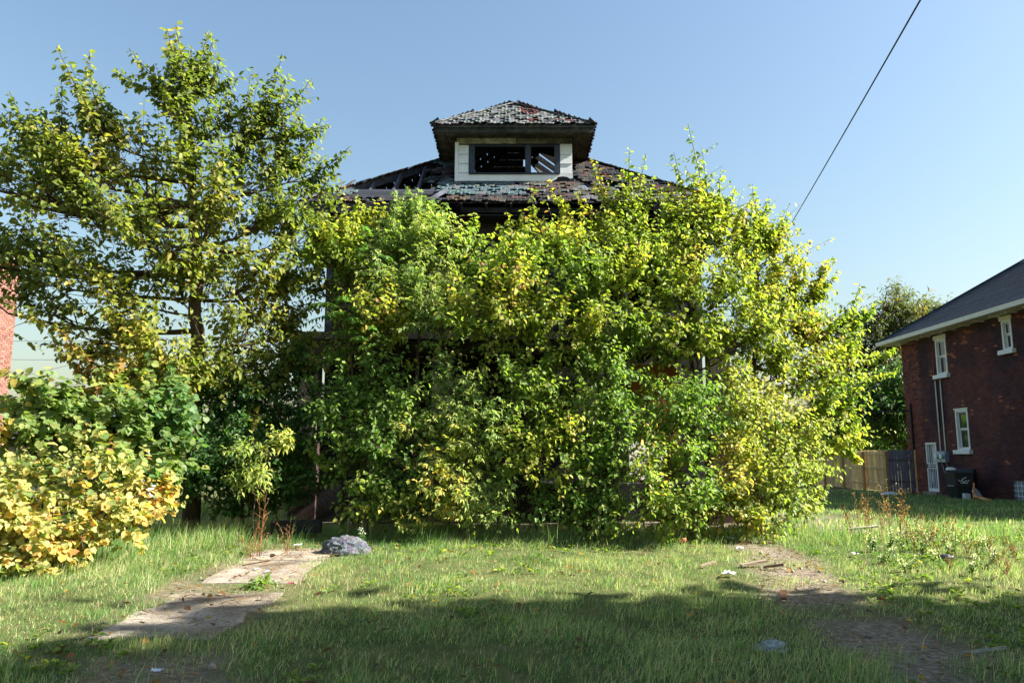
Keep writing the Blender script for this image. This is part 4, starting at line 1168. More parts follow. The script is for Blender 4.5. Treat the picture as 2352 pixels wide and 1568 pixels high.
    if yellow: cl = np.clip(cl + yellow * ((pos[:, 2] - hmin) / max(.5, hmax - hmin) - .5), 0, 1)
    tint = palette(pal, len(si), cl)
    pet = pos + ldir * sz[:, None] * .22
    if fan > 1:                       # compound leaves: a fan of leaflets at each node
        outp, outd, outn, outs, outc = [], [], [], [], []
        sdv = norm(np.cross(ldir, nr))
        for k in range(fan):
            a = (k - (fan - 1) / 2) * (1.9 / fan)
            d = norm(ldir * math.cos(a) + sdv * math.sin(a) + rng.normal(0, .12, ldir.shape))
            off_ = ldir * (sz * (.5 if abs(a) < .3 else .12))[:, None]
            outp.append(pet + off_); outd.append(d); outn.append(nr + rng.normal(0, .2, nr.shape)); outs.append(sz * rng.uniform(.75, 1, len(sz))); outc.append(tint * rng.uniform(.9, 1.1, (len(sz), 1)))
        pet, ldir, nr, sz, tint = map(np.concatenate, (outp, outd, outn, outs, outc))
    nr = norm(nr - ldir * np.sum(nr * ldir, 1, keepdims=True))
    ok = pet[:, 2] > ground_z(pet[:, 0], pet[:, 1]) + .02
    ok &= ~((pet[:, 1] > F0 - .1) & (np.abs(pet[:, 0] - HX) < 4.6) & (pet[:, 2] < 7.4))
    pet, ldir, nr, sz, tint = pet[ok], ldir[ok], nr[ok], sz[ok], tint[ok]
    if single:
        U, V, D = project(pet)
        vis = (U > 0) & (U < 2352) & (V > 0) & (V < 1568)
        # nearest the eye first, spread over the crown
        key = D - .5 * rng.random(len(D)) - sz * 6 + np.where(vis, 0, 50)
        o_ = np.argsort(key); pick = o_[:single]; mask = np.ones(len(pet), bool); mask[pick] = False
        leaf_objects(root, org, pet[pick], ldir[pick], nr[pick], sz[pick], tint[pick], kind, leafname)
    else: mask = np.ones(len(pet), bool)
    v, f, c = leaf_arrays(pet[mask], ldir[mask], nr[mask], sz[mask], tint[mask], kind)
    link('foliage', np_mesh('foliage', v - org, tris=f, tint=c, mat=M_LEAF), root, kind='stuff')
    if trunk_v is not None:
        link('trunk', np_mesh('trunk', trunk_v[0] - org, quads=trunk_v[1], tint=np.tile(np.array(bark, float), (len(trunk_v[0]), 1)), mat=M_BARK, smooth=True), root)
    v = np.concatenate(tv); q = np.concatenate(tq)
    link('branches', np_mesh('branches', v - org, quads=q, tint=np.tile(np.array(bark, float), (len(v), 1)), mat=M_BARK, smooth=True), root)
    STATS.append((name, int(len(pet)), len(S0)))
    return root
STATS = []

def bx_at(px, Y): return (px - 1176) / FPX * Y * .985

# --- the tall tree on the left
tree('tall_tree', 'tall loose crowned mulberry tree reaching highest, left of the burnt house', 'tree', (bx_at(445, 13.2), 13.2),
     [(447, 900, 13.2), (455, 760, 13.2), (452, 620, 13.2), (440, 420, 13.2), (432, 280, 13.2)],
     [(425, 230, 13.2, .55), (440, 330, 13.0, .8), (430, 440, 12.8, .95), (250, 330, 13.0, .8), (300, 440, 12.8, .9), (130, 370, 13.1, .85), (600, 320, 13.3, .8), (660, 420, 13.5, .75), (540, 420, 13.2, .8),
      (60, 470, 12.8, .9), (190, 510, 12.6, 1.0), (330, 570, 12.3, 1.05), (470, 540, 12.5, .95), (590, 530, 13.0, 1.0), (680, 560, 13.5, .65), (40, 600, 13.2, .85), (130, 660, 12.7, .85), (270, 680, 12.3, 1.0),
      (420, 700, 12.8, .9), (560, 660, 13.3, .95), (660, 670, 13.7, .6), (20, 720, 13.3, .55), (310, 800, 12.5, .75), (560, 780, 13.5, .75), (640, 780, 13.8, .6), (240, 790, 12.7, .55), (130, 480, 13.9, .8), (500, 640, 14.2, .9), (380, 520, 14.0, .9), (-60, 420, 13.2, .9), (-60, 600, 13.2, .9), (170, 420, 12.6, .6), (520, 880, 13.2, .55), (380, 880, 12.4, .5), (660, 830, 13.9, .5), (290, 890, 12.5, .42), (230, 890, 12.3, .36), (400, 930, 12.3, .4), (570, 910, 13.5, .4)],
     [(22, 210, 13), (4, 262, 13), (205, 116, 13.1), (163, 150, 13), (140, 182, 12.9), (296, 112, 13.1), (384, 66, 13.2), (490, 84, 13.2), (400, 110, 13.1), (470, 120, 13.2), (556, 176, 13.3), (648, 122, 13.3), (716, 180, 13.4), (660, 170, 13.5), (757, 285, 13.5), (803, 336, 13.6), (20, 335, 12.9), (230, 200, 13), (345, 215, 13.1), (600, 230, 13.3), (690, 260, 13.4), (100, 250, 13.0), (180, 230, 13.1), (770, 400, 13.8), (350, 170, 13), (440, 110, 13.1), (515, 150, 13.2), (610, 190, 13.3), (260, 160, 13), (60, 260, 12.9), (790, 420, 13.8), (700, 330, 13.5)],
     pal='olive', kind='ovate', size=(.09, .15), single=300, per=8, dens=.5, tr=.15, extra=5, extra_len=(.6, 1.5), shoot=(.4, .9), clump_s=.6, bark=(.8, .75, .7))
# --- vines and bushes at its foot
tree('grape_vine', 'broad leaved green grape vine heaped below the tall tree at far left', 'vine', (-6.3, 11.4), [(230, 1060, 11.4)],
     [(60, 960, 11.2, .55), (150, 1000, 11.2, .6), (270, 950, 11.6, .6), (390, 930, 11.9, .6), (350, 1010, 11.5, .6), (60, 1040, 10.8, .55), (210, 1060, 11.0, .55), (330, 1080, 11, .5), (440, 1000, 12, .5)],
     [(20, 915, 11.2), (410, 1100, 11)], pal='grape', kind='vine', size=(.09, .15), single=300, per=11, tr=.04, shoot=(.25, .55), dens=1.5, clump_s=1.4)
tree('golden_vine', 'golden yellow broad leaved vine spilling onto the lawn at the left edge', 'vine', (-5.7, 10.0), [(130, 1180, 10)],
     [(-20, 1140, 9.8, .46), (60, 1140, 9.9, .42), (150, 1120, 10.1, .45), (240, 1120, 10.2, .42), (330, 1130, 10.4, .36), (30, 1200, 9.5, .45), (130, 1200, 9.6, .45), (220, 1190, 9.9, .4), (300, 1200, 10.1, .32), (20, 1270, 9.3, .32), (100, 1265, 9.4, .33), (190, 1255, 9.6, .28), (-60, 1220, 9.4, .5), (60, 1310, 9.2, .16)],
     [(390, 1075, 10.5), (410, 1110, 10.5)], pal='gold', kind='vine', size=(.05, .115), single=300, per=11, tr=.03, shoot=(.2, .6), dens=1.3, clump_s=1.5)
tree('shady_bush', 'dark green bush in shade right of the tall tree trunk', 'bush', (bx_at(560, 13.2), 13.2), [(560, 1060, 13.2)],
     [(480, 930, 13.1, .6), (570, 950, 13.4, .7), (500, 1050, 12.9, .7), (590, 1080, 13, .7), (660, 1000, 13.7, .6), (560, 860, 13.7, .65), (650, 900, 14, .6), (700, 950, 13.8, .5), (720, 1050, 13.5, .5), (735, 1140, 13.2, .42), (690, 850, 14, .45), (430, 1080, 12.7, .55), (480, 1150, 12.6, .45), (570, 1160, 12.7, .45), (650, 1120, 13, .55), (690, 1090, 13.4, .4)],
     [(450, 1060, 12.6)], pal='dark', kind='ovate', size=(.07, .12), single=150, per=11, tr=.04, dens=1.5, shoot=(.25, .5))
tree('small_sapling', 'thin sapling with narrow yellowish leaves in front of the dark bush', 'sapling', (bx_at(590, 12.3), 12.3), [(585, 1120, 12.3)],
     [(560, 1060, 12.2, .3), (640, 1030, 12.3, .3), (600, 1100, 12.2, .28), (560, 1120, 12.2, .22)], [(665, 990, 12.3)], pal='boxelder', kind='lance', size=(.09, .14), single=80, per=8, tr=.018, shoot=(.2, .35))
# --- the thicket in front of the house
tree('tangled_bush', 'yellow green tangled bush at the left corner of the burnt house', 'bush', (bx_at(790, 14.1), 14.1), [(785, 900, 14.1), (770, 700, 14.1)],
     [(735, 570, 14.3, .42), (790, 590, 14.2, .55), (720, 610, 14.2, .35), (800, 630, 13.9, .65), (860, 690, 13.8, .75), (830, 540, 14.5, .4), (900, 760, 13.6, .75), (840, 800, 13.8, .6), (770, 600, 13.9, .5)],
     [(705, 485, 14.4), (745, 505, 14.4), (830, 465, 14.5), (880, 475, 14.5)], pal='yellowgreen', size=(.072, .122), single=150, per=11, tr=.05, dens=1.0, extra=4, extra_len=(.4, .9))
tree('box_elder', 'pale green feathery box elder under the left end of the eaves', 'tree', (bx_at(950, 14.2), 14.2), [(955, 950, 14.2), (965, 760, 14.2), (965, 600, 14.2)],
     [(965, 530, 14.3, .38), (1010, 570, 14.3, .38), (910, 570, 14.2, .45), (960, 590, 14, .65), (900, 630, 13.9, .6), (1010, 640, 14, .6), (950, 690, 13.4, .72), (1040, 740, 13.3, .65), (900, 590, 14.3, .5)],
     [(985, 448, 14.3), (1025, 462, 14.3), (905, 478, 14.3), (950, 470, 14.3)], pal='boxelder', kind='lance', fan=3, size=(.085, .13), single=200, per=8, tr=.05, dens=1.0, extra=4, extra_len=(.4, .9), droop=.7)
tree('young_mulberry', 'slim mulberry with upright green shoots below the dormer window', 'tree', (bx_at(1170, 14.0), 14.0), [(1180, 900, 14), (1190, 740, 14), (1200, 620, 14)],
     [(1160, 640, 14.2, .45), (1225, 600, 14.3, .45), (1100, 680, 13.9, .55), (1200, 660, 13.4, .72), (1110, 770, 13.0, .75), (1230, 780, 12.9, .75), (1275, 610, 13.9, .55), (1160, 700, 13.1, .6), (1050, 600, 14.2, .4)],
     [(1090, 488, 14.2), (1163, 485, 14.3), (1170, 520, 14.2), (1222, 428, 14.4), (1200, 480, 14.3), (1060, 530, 14.2)], pal='yellowgreen', size=(.085, .13), single=200, per=11, tr=.05, dens=1.0, extra=4, extra_len=(.4, .9), yellow=.25)
tree('yellowing_mulberry', 'mulberry turning bright yellow right of the dormer window', 'tree', (bx_at(1390, 14.1), 14.1), [(1395, 900, 14.1), (1385, 720, 14.1), (1380, 560, 14.1)],
     [(1360, 570, 14.3, .45), (1440, 550, 14.3, .5), (1310, 590, 14.1, .5), (1400, 620, 14.0, .65), (1470, 600, 14.1, .6), (1330, 650, 13.4, .72), (1430, 670, 13.4, .75), (1350, 770, 12.9, .72), (1460, 790, 13.0, .75), (1300, 720, 13.1, .6)],
     [(1364, 362, 14.4), (1370, 410, 14.3), (1446, 338, 14.4), (1484, 352, 14.4), (1425, 400, 14.3), (1280, 455, 14.3), (1300, 480, 14.3), (1255, 410, 14.4), (1330, 440, 14.3), (1500, 400, 14.4)], pal='yellowgreen', size=(.072, .122), single=250, per=11, tr=.06, dens=1.0, extra=4, extra_len=(.4, .9), yellow=.45)
tree('bright_mulberry', 'bright green mulberry with tallest shoots right of the dormer against the sky', 'tree', (bx_at(1590, 14.2), 14.2), [(1590, 900, 14.2), (1585, 720, 14.2), (1575, 560, 14.2)],
     [(1560, 550, 14.4, .5), (1650, 530, 14.4, .5), (1530, 610, 14.1, .6), (1610, 600, 14.1, .7), (1680, 570, 14.2, .6), (1560, 690, 13.6, .8), (1660, 690, 13.8, .85), (1590, 800, 13.4, .85), (1690, 800, 13.7, .75), (1520, 790, 13.1, .6)],
     [(1580, 284, 14.5), (1548, 350, 14.5), (1575, 380, 14.4), (1612, 338, 14.5), (1655, 390, 14.5), (1638, 430, 14.5), (1540, 420, 14.4), (1595, 400, 14.4), (1690, 430, 14.5)], pal='yellowgreen', size=(.072, .122), single=250, per=11, tr=.06, dens=1.0, extra=4, extra_len=(.4, .9))
tree('spreading_mulberry', 'wide mulberry with long branches arching to the right of the thicket', 'tree', (bx_at(1740, 14.3), 14.3), [(1730, 1000, 14.3), (1735, 800, 14.3), (1740, 620, 14.3)],
     [(1735, 560, 14.6, .5), (1780, 590, 14.4, .65), (1720, 620, 14.0, .7), (1800, 690, 14.2, .75), (1760, 760, 13.9, .8), (1850, 700, 14.4, .5), (1850, 790, 14.3, .65), (1790, 870, 13.8, .8), (1880, 880, 14.1, .6), (1920, 770, 14.4, .4), (1900, 960, 13.9, .5), (1930, 1010, 13.9, .32), (1960, 830, 14.5, .4)],
     [(1728, 422, 14.6), (1765, 452, 14.6), (1790, 520, 14.5), (1898, 596, 14.5), (1924, 618, 14.5), (1975, 652, 14.6), (1885, 660, 14.5), (2015, 690, 14.7), (2005, 710, 14.7), (2055, 800, 14.7), (2060, 850, 14.6), (1990, 1012, 13.9), (1975, 1055, 13.8), (1700, 470, 14.5)],
     pal='yellowgreen', size=(.072, .122), single=300, per=11, tr=.07, dens=1.0, extra=4, extra_len=(.4, .9), bark=(.7, .65, .6))
# tree of heaven: long feathered fronds on thin bare stems
def feather_tree(label, base, tops):
    bx, by = base; bz = float(ground_z(bx, by)); org = np.array((bx, by, bz))
    root = thing('feather_leaved_tree', label, 'tree', (bx, by, bz))
    b0 = np.array((bx, by, bz)); pts, vv, qq, n0 = [], [], [], 0
    lp, ldv, ln_, ls = [], [], [], []
    rach = []
    for (px, py, Y) in tops:
        e = P(px, py, Y); c = bez(b0 + rng.normal(0, .1, 3) * (1, 1, 0), (b0 + e) / 2 + rng.normal(0, .12, 3), e, 8)
        v, q = tubes(c[None], np.linspace(.035, .014, 8)[None], 6); vv.append(v); qq.append(q + n0); n0 += len(v)
        for k in range(12):
            s0 = c[7] * (1 - k * .035) + c[5] * k * .035
            a = k * 2.4 + rng.uniform(-.4, .4); d = norm(np.array((math.cos(a), math.sin(a), .75 - .03 * k + rng.uniform(-.2, .2)))); L_ = rng.uniform(.55, .85)
            t = np.linspace(0, 1, 8)[:, None]
            fr = s0 + d * L_ * t + np.array((0, 0, -.5)) * L_ * t * t
            rach.append(fr)
            tv_ = norm(np.gradient(fr, axis=0)); sd = norm(np.cross(tv_, np.array((0, 0, 1.))))
            for i in np.linspace(1.2, 7, 11):
                j = int(min(i, 6.99)); w2 = i - j if j < 7 else 0
                p = fr[j] * (1 - w2) + fr[min(j + 1, 7)] * w2
                for s_ in (-1, 1):
                    lp.append(p); ldv.append(norm(sd[j] * s_ * .85 + tv_[j] * .35 + np.array((0, 0, -.25)) + rng.normal(0, .08, 3))); ln_.append(norm(np.cross(sd[j], tv_[j]) + rng.normal(0, .15, 3))); ls.append(rng.uniform(.13, .17) * (1.1 - .05 * i))
    v, q = tubes(np.array(rach), np.linspace(.006, .002, 8)[None] * np.ones((len(rach), 1)), 4); vv.append(v); qq.append(q + n0); n0 += len(v)
    v = np.concatenate(vv); link('trunk', np_mesh('trunk', v - org, quads=np.concatenate(qq), tint=np.tile((1.3, 1.1, .9), (len(v), 1)), mat=M_BARK, smooth=True), root)
    lp, ldv, ln_, ls = map(np.array, (lp, ldv, ln_, ls)); c = palette('frond', len(lp))
    nx_ = norm(ln_ - ldv * np.sum(ln_ * ldv, 1, keepdims=True)); nx_ = np.where(nx_[:, 2:3] < 0, -nx_, nx_)
    U, V, D = project(lp); o_ = np.argsort(D)[:200]; mk = np.ones(len(lp), bool); mk[o_] = False
    leaf_objects(root, org, lp[o_], ldv[o_], nx_[o_], ls[o_], c[o_], 'lance', 'leaflet')
    v, f, cc = leaf_arrays(lp[mk], ldv[mk], nx_[mk], ls[mk], c[mk], 'lance')
    link('foliage', np_mesh('foliage', v - org, tris=f, tint=cc, mat=M_LEAF), root, kind='stuff')
feather_tree('thin bare stemmed tree with feathery fronds at the left house corner', (bx_at(830, 13.7), 13.7), [(790, 690, 13.5), (850, 540, 13.9), (840, 760, 13.4)])
# --- the lower storey of the thicket
LOW = [
 ('low_bush', 'dark green low bush beside the grey boulder', 'green', 'ovate', (850, 13.3), [(790, 950, 13.6, .6), (760, 860, 13.9, .4), (780, 1080, 13.3, .4), (870, 890, 13.7, .65), (880, 990, 13.2, .65), (950, 1000, 13.2, .6), (830, 1060, 13.2, .5), (940, 1090, 12.9, .55), (850, 1140, 12.9, .4), (960, 1170, 12.7, .33), (900, 1190, 12.8, .25)], [(700, 1010, 13.4)], 1, .9),
 ('low_box_elder', 'feathery pale green box elder low in the middle of the thicket', 'boxelder', 'lance', (1060, 13.1), [(1050, 920, 13.3, .65), (980, 930, 13.4, .5), (1030, 1020, 13.0, .65), (1110, 990, 13.0, .65), (1090, 1090, 12.8, .55), (1000, 1110, 12.8, .5), (1050, 1160, 12.7, .38), (1120, 1180, 12.7, .3), (1000, 1190, 12.7, .22)], [], 3, .8),
 ('leaning_mulberry', 'low mulberry with leaning pale branches below the yellow one', 'yellowgreen', 'ovate', (1230, 13.2), [(1190, 900, 13.4, .65), (1270, 870, 13.3, .65), (1230, 980, 13.0, .7), (1180, 1060, 12.7, .5), (1290, 1010, 13, .55), (1240, 1070, 12.7, .4)], [(1165, 1090, 12.6), (1250, 830, 13.3)], 1, .85),
 ('shadowed_shrub', 'deep green shrub at the foot of the thicket, below the yellowing mulberry', 'green', 'ovate', (1390, 13.1), [(1380, 890, 13.3, .65), (1350, 970, 13.1, .6), (1440, 990, 13.1, .65), (1330, 1090, 12.9, .5), (1410, 1110, 12.8, .55), (1300, 1150, 12.8, .4), (1430, 1190, 12.5, .28), (1320, 1195, 12.6, .24), (1380, 1180, 12.6, .35), (1230, 1160, 12.8, .35)], [(1345, 790, 13.2)], 1, .9),
 ('leafy_shrub', 'leafy green shrub right of the rusty door panel', 'green', 'ovate', (1540, 12.9), [(1520, 910, 13.3, .65), (1600, 960, 13.1, .65), (1530, 1040, 12.8, .6), (1470, 1100, 12.6, .5), (1570, 1110, 12.5, .55), (1500, 1170, 12.4, .38), (1620, 1180, 12.3, .36), (1550, 1200, 12.2, .28)], [], 1, .9),
 ('sunlit_shrub', 'sunlit yellow green shrub at the right foot of the thicket', 'pale', 'ovate', (1740, 12.6), [(1690, 920, 13.3, .65), (1720, 1010, 12.8, .65), (1680, 1090, 12.4, .55), (1800, 980, 13.2, .6), (1800, 1080, 12.7, .55), (1740, 1140, 12.2, .45), (1850, 1100, 12.8, .42), (1860, 1030, 13.2, .42), (1680, 1180, 12.1, .33), (1820, 1170, 12.5, .33), (1620, 1195, 12.2, .26), (1740, 1215, 12.0, .25)], [(1905, 1110, 13.3), (1890, 1150, 13.2)], 1, 1.0),
]
for nm, lab, pl, kd, (bx, by), lobes, tips, fan, dn in LOW:
    fwd = 0 if nm == 'sunlit_shrub' else .5
    by -= fwd; lobes = [(l[0], l[1], l[2] - fwd, l[3]) for l in lobes]; tips = [(t[0], t[1], t[2] - fwd) for t in tips]
    tree(nm, lab, 'shrub', (bx_at(bx, by), by), [(bx, 1080, by)], lobes, tips, pal=pl, kind=kd, fan=fan, size=(.066, .112) if fan == 1 else (.08, .125), single=150, per=10 if fan == 1 else 7, tr=.035, dens=dn * 1.9, shoot=(.3, .6))

# --- trees beyond the fence on the right and far off on the left
BACK = [
 ('far_tree', 'thin topped tree with reddish upper leaves behind the fence', (2050, 44), [(2060, 720, 44, 1.6), (2010, 780, 44, 1.8), (2090, 790, 44, 1.7), (2040, 850, 44, 1.8), (1990, 880, 44, 1.7), (2100, 870, 44, 1.6), (1960, 820, 44, 1.3)], [(2065, 685, 44), (2030, 690, 44), (2090, 710, 44)], 'far'),
 ('far_tree', 'dark tree behind the gate against the brick house corner', (2080, 40), [(2070, 900, 40, 1.6), (2040, 950, 40, 1.7), (2090, 980, 40, 1.6), (2000, 960, 41, 1.6), (2050, 1010, 40, 1.5), (1960, 940, 42, 1.5)], [], 'dark'),
 ('far_tree', 'dark bushy tree behind the tan fence at the right end of the thicket', (1935, 46), [(1930, 930, 46, 1.8), (1900, 980, 46, 1.7), (1980, 1000, 46, 1.7), (1940, 1010, 45, 1.5), (1890, 900, 47, 1.3)], [], 'dark'),
 ('far_tree', 'small pale treetop showing just above the slate blue roof', (2150, 58), [(2140, 730, 58, 1.5), (2110, 770, 58, 1.8), (2170, 760, 58, 1.6)], [(2160, 695, 58)], 'far'),
]
for nm, lab, (bx, by), lobes, tips, pl in BACK:
    tree(nm, lab, 'tree', (bx_at(bx, by), by), [(bx, 1050, by), (bx + 8, 940, by), (bx, lobes[0][1] + 40, by)], lobes, tips, pal=pl, kind='lance', size=(.24, .36), per=8, tr=.2, dens=1.1, shoot=(.6, 1.3), twig=.012, group='trees beyond the fence')
for k, (px, py, Y, r_, lab) in enumerate([(215, 990, 52, 1.6, 'small hazy tree low in the sky gap left of the tall trunk'), (60, 1010, 40, 1.3, 'dark far bush before the brick building at the left edge'), (330, 960, 55, 2.0, 'far tree hidden among the vines left of the trunk')]):
    tree('far_tree', lab, 'tree', (bx_at(px, Y), Y), [(px, py, Y)], [(px, py, Y, r_), (px - 45, py + 20, Y, r_ * .8), (px + 45, py + 15, Y, r_ * .8), (px, py + 40, Y, r_)], [], pal='far', kind='lance', size=(.26, .38), per=7, tr=.15, dens=.7, shoot=(.6, 1.2), twig=.012, group='far trees on the left')
# far wood along the horizon, one mass
fw = rng.uniform(0, 1, (9000, 3))
fa = R(-62) + R(124) * fw[:, 0]; fr_ = 95 + 30 * fw[:, 1]
hh = 4.2 + 3.0 * vnoise(fa * 14, fa * 3, 77)
wx, wy = np.sin(fa) * fr_, np.cos(fa) * fr_
wz = hh * fw[:, 2] ** .7
dd = norm(rng.normal(size=(9000, 3))); nn = norm(np.cross(dd, rng.normal(size=(9000, 3))))
v, f, c = leaf_arrays(np.stack([wx, wy, wz - .2], 1), dd, nn, rng.uniform(.9, 1.9, 9000), palette('dark', 9000) * 1.2, 'lance', 2.4)
tagit(link('woods', np_mesh('woods', v, tris=f, tint=c, mat=M_LEAF)), 'low dark far wood along the horizon behind the lots', 'woods', kind='stuff')

# --- street trees out of frame on the right: their crowns shade the near lawn
for (x, y, h, r_, lab) in ((13.0, 4.4, 10.1, 2.6, 'broad street tree to the right whose shade falls on the middle of the near lawn'), (14.0, -1.1, 16.4, 3.0, 'tallest street tree to the right, nearest the kerb'),
                           (11.0, 3.2, 5.6, 2.2, 'smallest street tree of the row on the right'), (16.5, .9, 14.6, 2.5, 'slender street tree behind the broad one')):
    STREET = []
    def Pw(x_, y_, z_):     # give tree() scene points through the same pixel form
        d = y_ * CT + (z_ - CAM_Z) * ST
        return (1176 + FPX * x_ / d, 784 - FPX * ((z_ - CAM_Z) * CT - y_ * ST) / d, y_)
    lobes = []
    for k in range(9):
        a = k * 2.4; q = r_ * (.62 if k else 0)
        lobes.append((*Pw(x + q * math.cos(a), y + q * math.sin(a), h - r_ + r_ * .75 * math.sin(k * 1.7)), r_ * .68))
    tree('street_tree', lab, 'tree', (x, y), [Pw(x, y, h * .3), Pw(x, y, h * .6)], lobes, [], pal='green', kind='lance', size=(.5, 1.1), per=8, tr=.2, dens=.8, shoot=(.5, 1.5), twig=.008, group='street trees out of frame')
# ------------------------------------------------------------------ grass: blades on the lawn
def on_ground(px, py):         # where a spot of the 2560-wide photograph lies on the ground
    px, py = px / 2560 * 2352, py / 2560 * 2352
    a = (px - 1176) / FPX; b = (784 - py) / FPX
    d = np.array((a, CT - b * ST, ST + b * CT)); t = 5.0
    for _ in range(40):
        p = d * t; h_ = float(ground_z(p[0], p[1]))
        t = t + .8 * ((CAM_Z + p[2] - h_) / max(.02, -d[2]))
        t = min(max(t, 1), 80)
    p = d * t
    return float(p[0]), float(p[1]), float(ground_z(p[0], p[1]))

def grass(name, label, n, xr, yr, hfn, wid, keepfn, seg=3, lean=.55, dry=.25):
    x = rng.uniform(xr[0], xr[1], n); y = yr[0] + (yr[1] - yr[0]) * rng.random(n) ** .85
    k = rng.random(n) < keepfn(x, y); x, y = x[k], y[k]; n = len(x)
    z = ground_z(x, y) - .01
    h_ = hfn(x, y) * rng.uniform(.55, 1.3, n)
    a = rng.uniform(0, 2 * np.pi, n); wind = np.array((.25, -.1))
    ln = rng.gamma(2.2, .25, n) * lean
    dx, dy = np.cos(a) * ln + wind[0] * lean, np.sin(a) * ln + wind[1] * lean
    wa = rng.uniform(0, np.pi, n); wx, wy = np.cos(wa), np.sin(wa)
    w0 = wid * rng.uniform(.6, 1.3, n)
    v = np.zeros((n, 5, 3))
    for i, (t, ww) in enumerate(((0, 1), (.5, .8), (1, 0))):
        hz = h_ * (t * 1.05 - .25 * t * t * np.minimum(ln * 1.5, 2.2)); cx_ = x + dx * h_ * t ** 1.7; cy_ = y + dy * h_ * t ** 1.7
        if i < 2:
            v[:, 2 * i] = np.stack([cx_ - wx * w0 * ww, cy_ - wy * w0 * ww, z + hz], 1); v[:, 2 * i + 1] = np.stack([cx_ + wx * w0 * ww, cy_ + wy * w0 * ww, z + hz], 1)
        else: v[:, 4] = np.stack([cx_, cy_, z + np.maximum(hz, .01)], 1)
    base = np.arange(n)[:, None] * 5
    tris = (base + np.array((2, 3, 4))).reshape(-1, 3); q = (base + np.array((0, 1, 3, 2))).reshape(-1, 4)
    patch = np.clip(vnoise(x * .45, y * .45, 79) * .5 + vnoise(x * 1.3, y * 1.3, 91) * .45 + vnoise(x * 4, y * 4, 92) * .45 - .2, 0, 1) * 1.15
    u = np.clip(patch * .6 + rng.random(n) * .55 - .12, 0, 1)
    g0, g1, g2 = np.array((.045, .095, .022)), np.array((.10, .155, .04)), np.array((.26, .24, .095))
    c = np.where(u[:, None] < .55, g0 + (g1 - g0) * (u[:, None] / .55), g1 + (g2 - g1) * ((u[:, None] - .55) / .45))
    dr = rng.random(n) < dry * (.35 + patch)
    c[dr] = np.array((.32, .25, .13)) * rng.uniform(.6, 1.2, (dr.sum(), 1))
    c = np.repeat(c[:, None] * rng.uniform(.8, 1.2, (n, 1, 1)), 5, 1)
    c = c * np.array((1.75, 2.1, 2.3))
    o = link(name, np_mesh(name, v.reshape(-1, 3), tris=tris, quads=q, tint=c.reshape(-1, 3), mat=M_GRASS))
    return tagit(o, label, 'grass', kind='stuff')
def off_walk(x, y):
    e = .36 * (vnoise(x * 1.6 + 5, y * 1.6, 95) - .5) + .2 * (vnoise(x * 8, y * 8, 96) - .5)
    inx = (x > -3.52 + e) & (x < -2.52 + e * 1.1) & (y > 7.0 + e * 1.1) & (y < 11.1)
    joint = (y > 8.42 + e) & (y < 9.08 + e) & (vnoise(x * 5, y * 4, 82) > .38)
    return np.where(inx & ~joint, 0.0, 1.0)
def wedge(x, y): return (np.abs(x) < .72 * y + 1.0)
def keep_lawn(x, y):
    d = dirt_amount(x, y)
    k = off_walk(x, y) * (1 - d * np.where(vnoise(x * 2.4, y * 2.4, 78) > .62, .45, .95)) * wedge(x, y)
    far = 1 - .45 * sstep(7, 14, y)
    thin = .35 + .65 * sstep(.25, .55, .6 * vnoise(x * 1.1, y * 1.1, 97) + .4 * vnoise(x * 5, y * 5, 80))
    return k * far * thin
def h_lawn(x, y):
    t = .045 + .06 * vnoise(x * .9, y * .9, 98) + .2 * vnoise(x * 2.8, y * 2.8, 99) ** 3.2
    t = t + .16 * sstep(10.9, 13, y + .8 * (vnoise(x * .8, y, 93) - .5)) * (1 - sstep(4.2, 6, x))
    t = t + .12 * sstep(-3.4, -4.6, x) * sstep(8, 10, y)
    t = t * (.7 + .9 * (1 - sstep(4.8, 6.6, y)) * vnoise(x * 1.7, y * 1.7, 94))
    return t
grass('grass', 'sunlit and shaded rough grass of the front lawn', 358000, (-11, 11.5), (4.6, 14.6), h_lawn, .0028, keep_lawn, lean=.95, dry=.4)
grass('tall_grass', 'longer grass standing in tufts along the foot of the thicket and the walk', 26000, (-9, 8), (9.5, 14.2), lambda x, y: .22 + .22 * vnoise(x * 2, y * 2, 88),
      .004, lambda x, y: off_walk(x, y) * wedge(x, y) * sstep(.52, .66, vnoise(x * 1.6, y * 1.6, 89)) * np.maximum(sstep(11.2, 12.6, y), sstep(-3.6, -4.4, x) * sstep(9, 10.5, y)), lean=.7, dry=.3)
grass('side_lawn_grass', 'short mown grass of the lot beside the brick house', 45000, (2.5, 18), (14, 36), lambda x, y: .08 + .05 * vnoise(x, y, 87), .009,
      lambda x, y: np.where((x > 4.9 + .02 * (y - 14)) & (x < NX - .25) | (y > 27), 1.0, .0) * (.4 + .6 * sstep(.3, .6, vnoise(x * .7, y * .7, 81))) * (x < .72 * y + 2) * (1 - .5 * sstep(18, 34, y)), dry=.35)
grass('left_lawn_grass', 'grass glimpsed under the bushes of the left lot', 14000, (-15, -4), (14, 26), lambda x, y: .12 + .1 * vnoise(x, y, 86), .01, lambda x, y: 1.0 * (x > -.72 * y - 1), dry=.3)

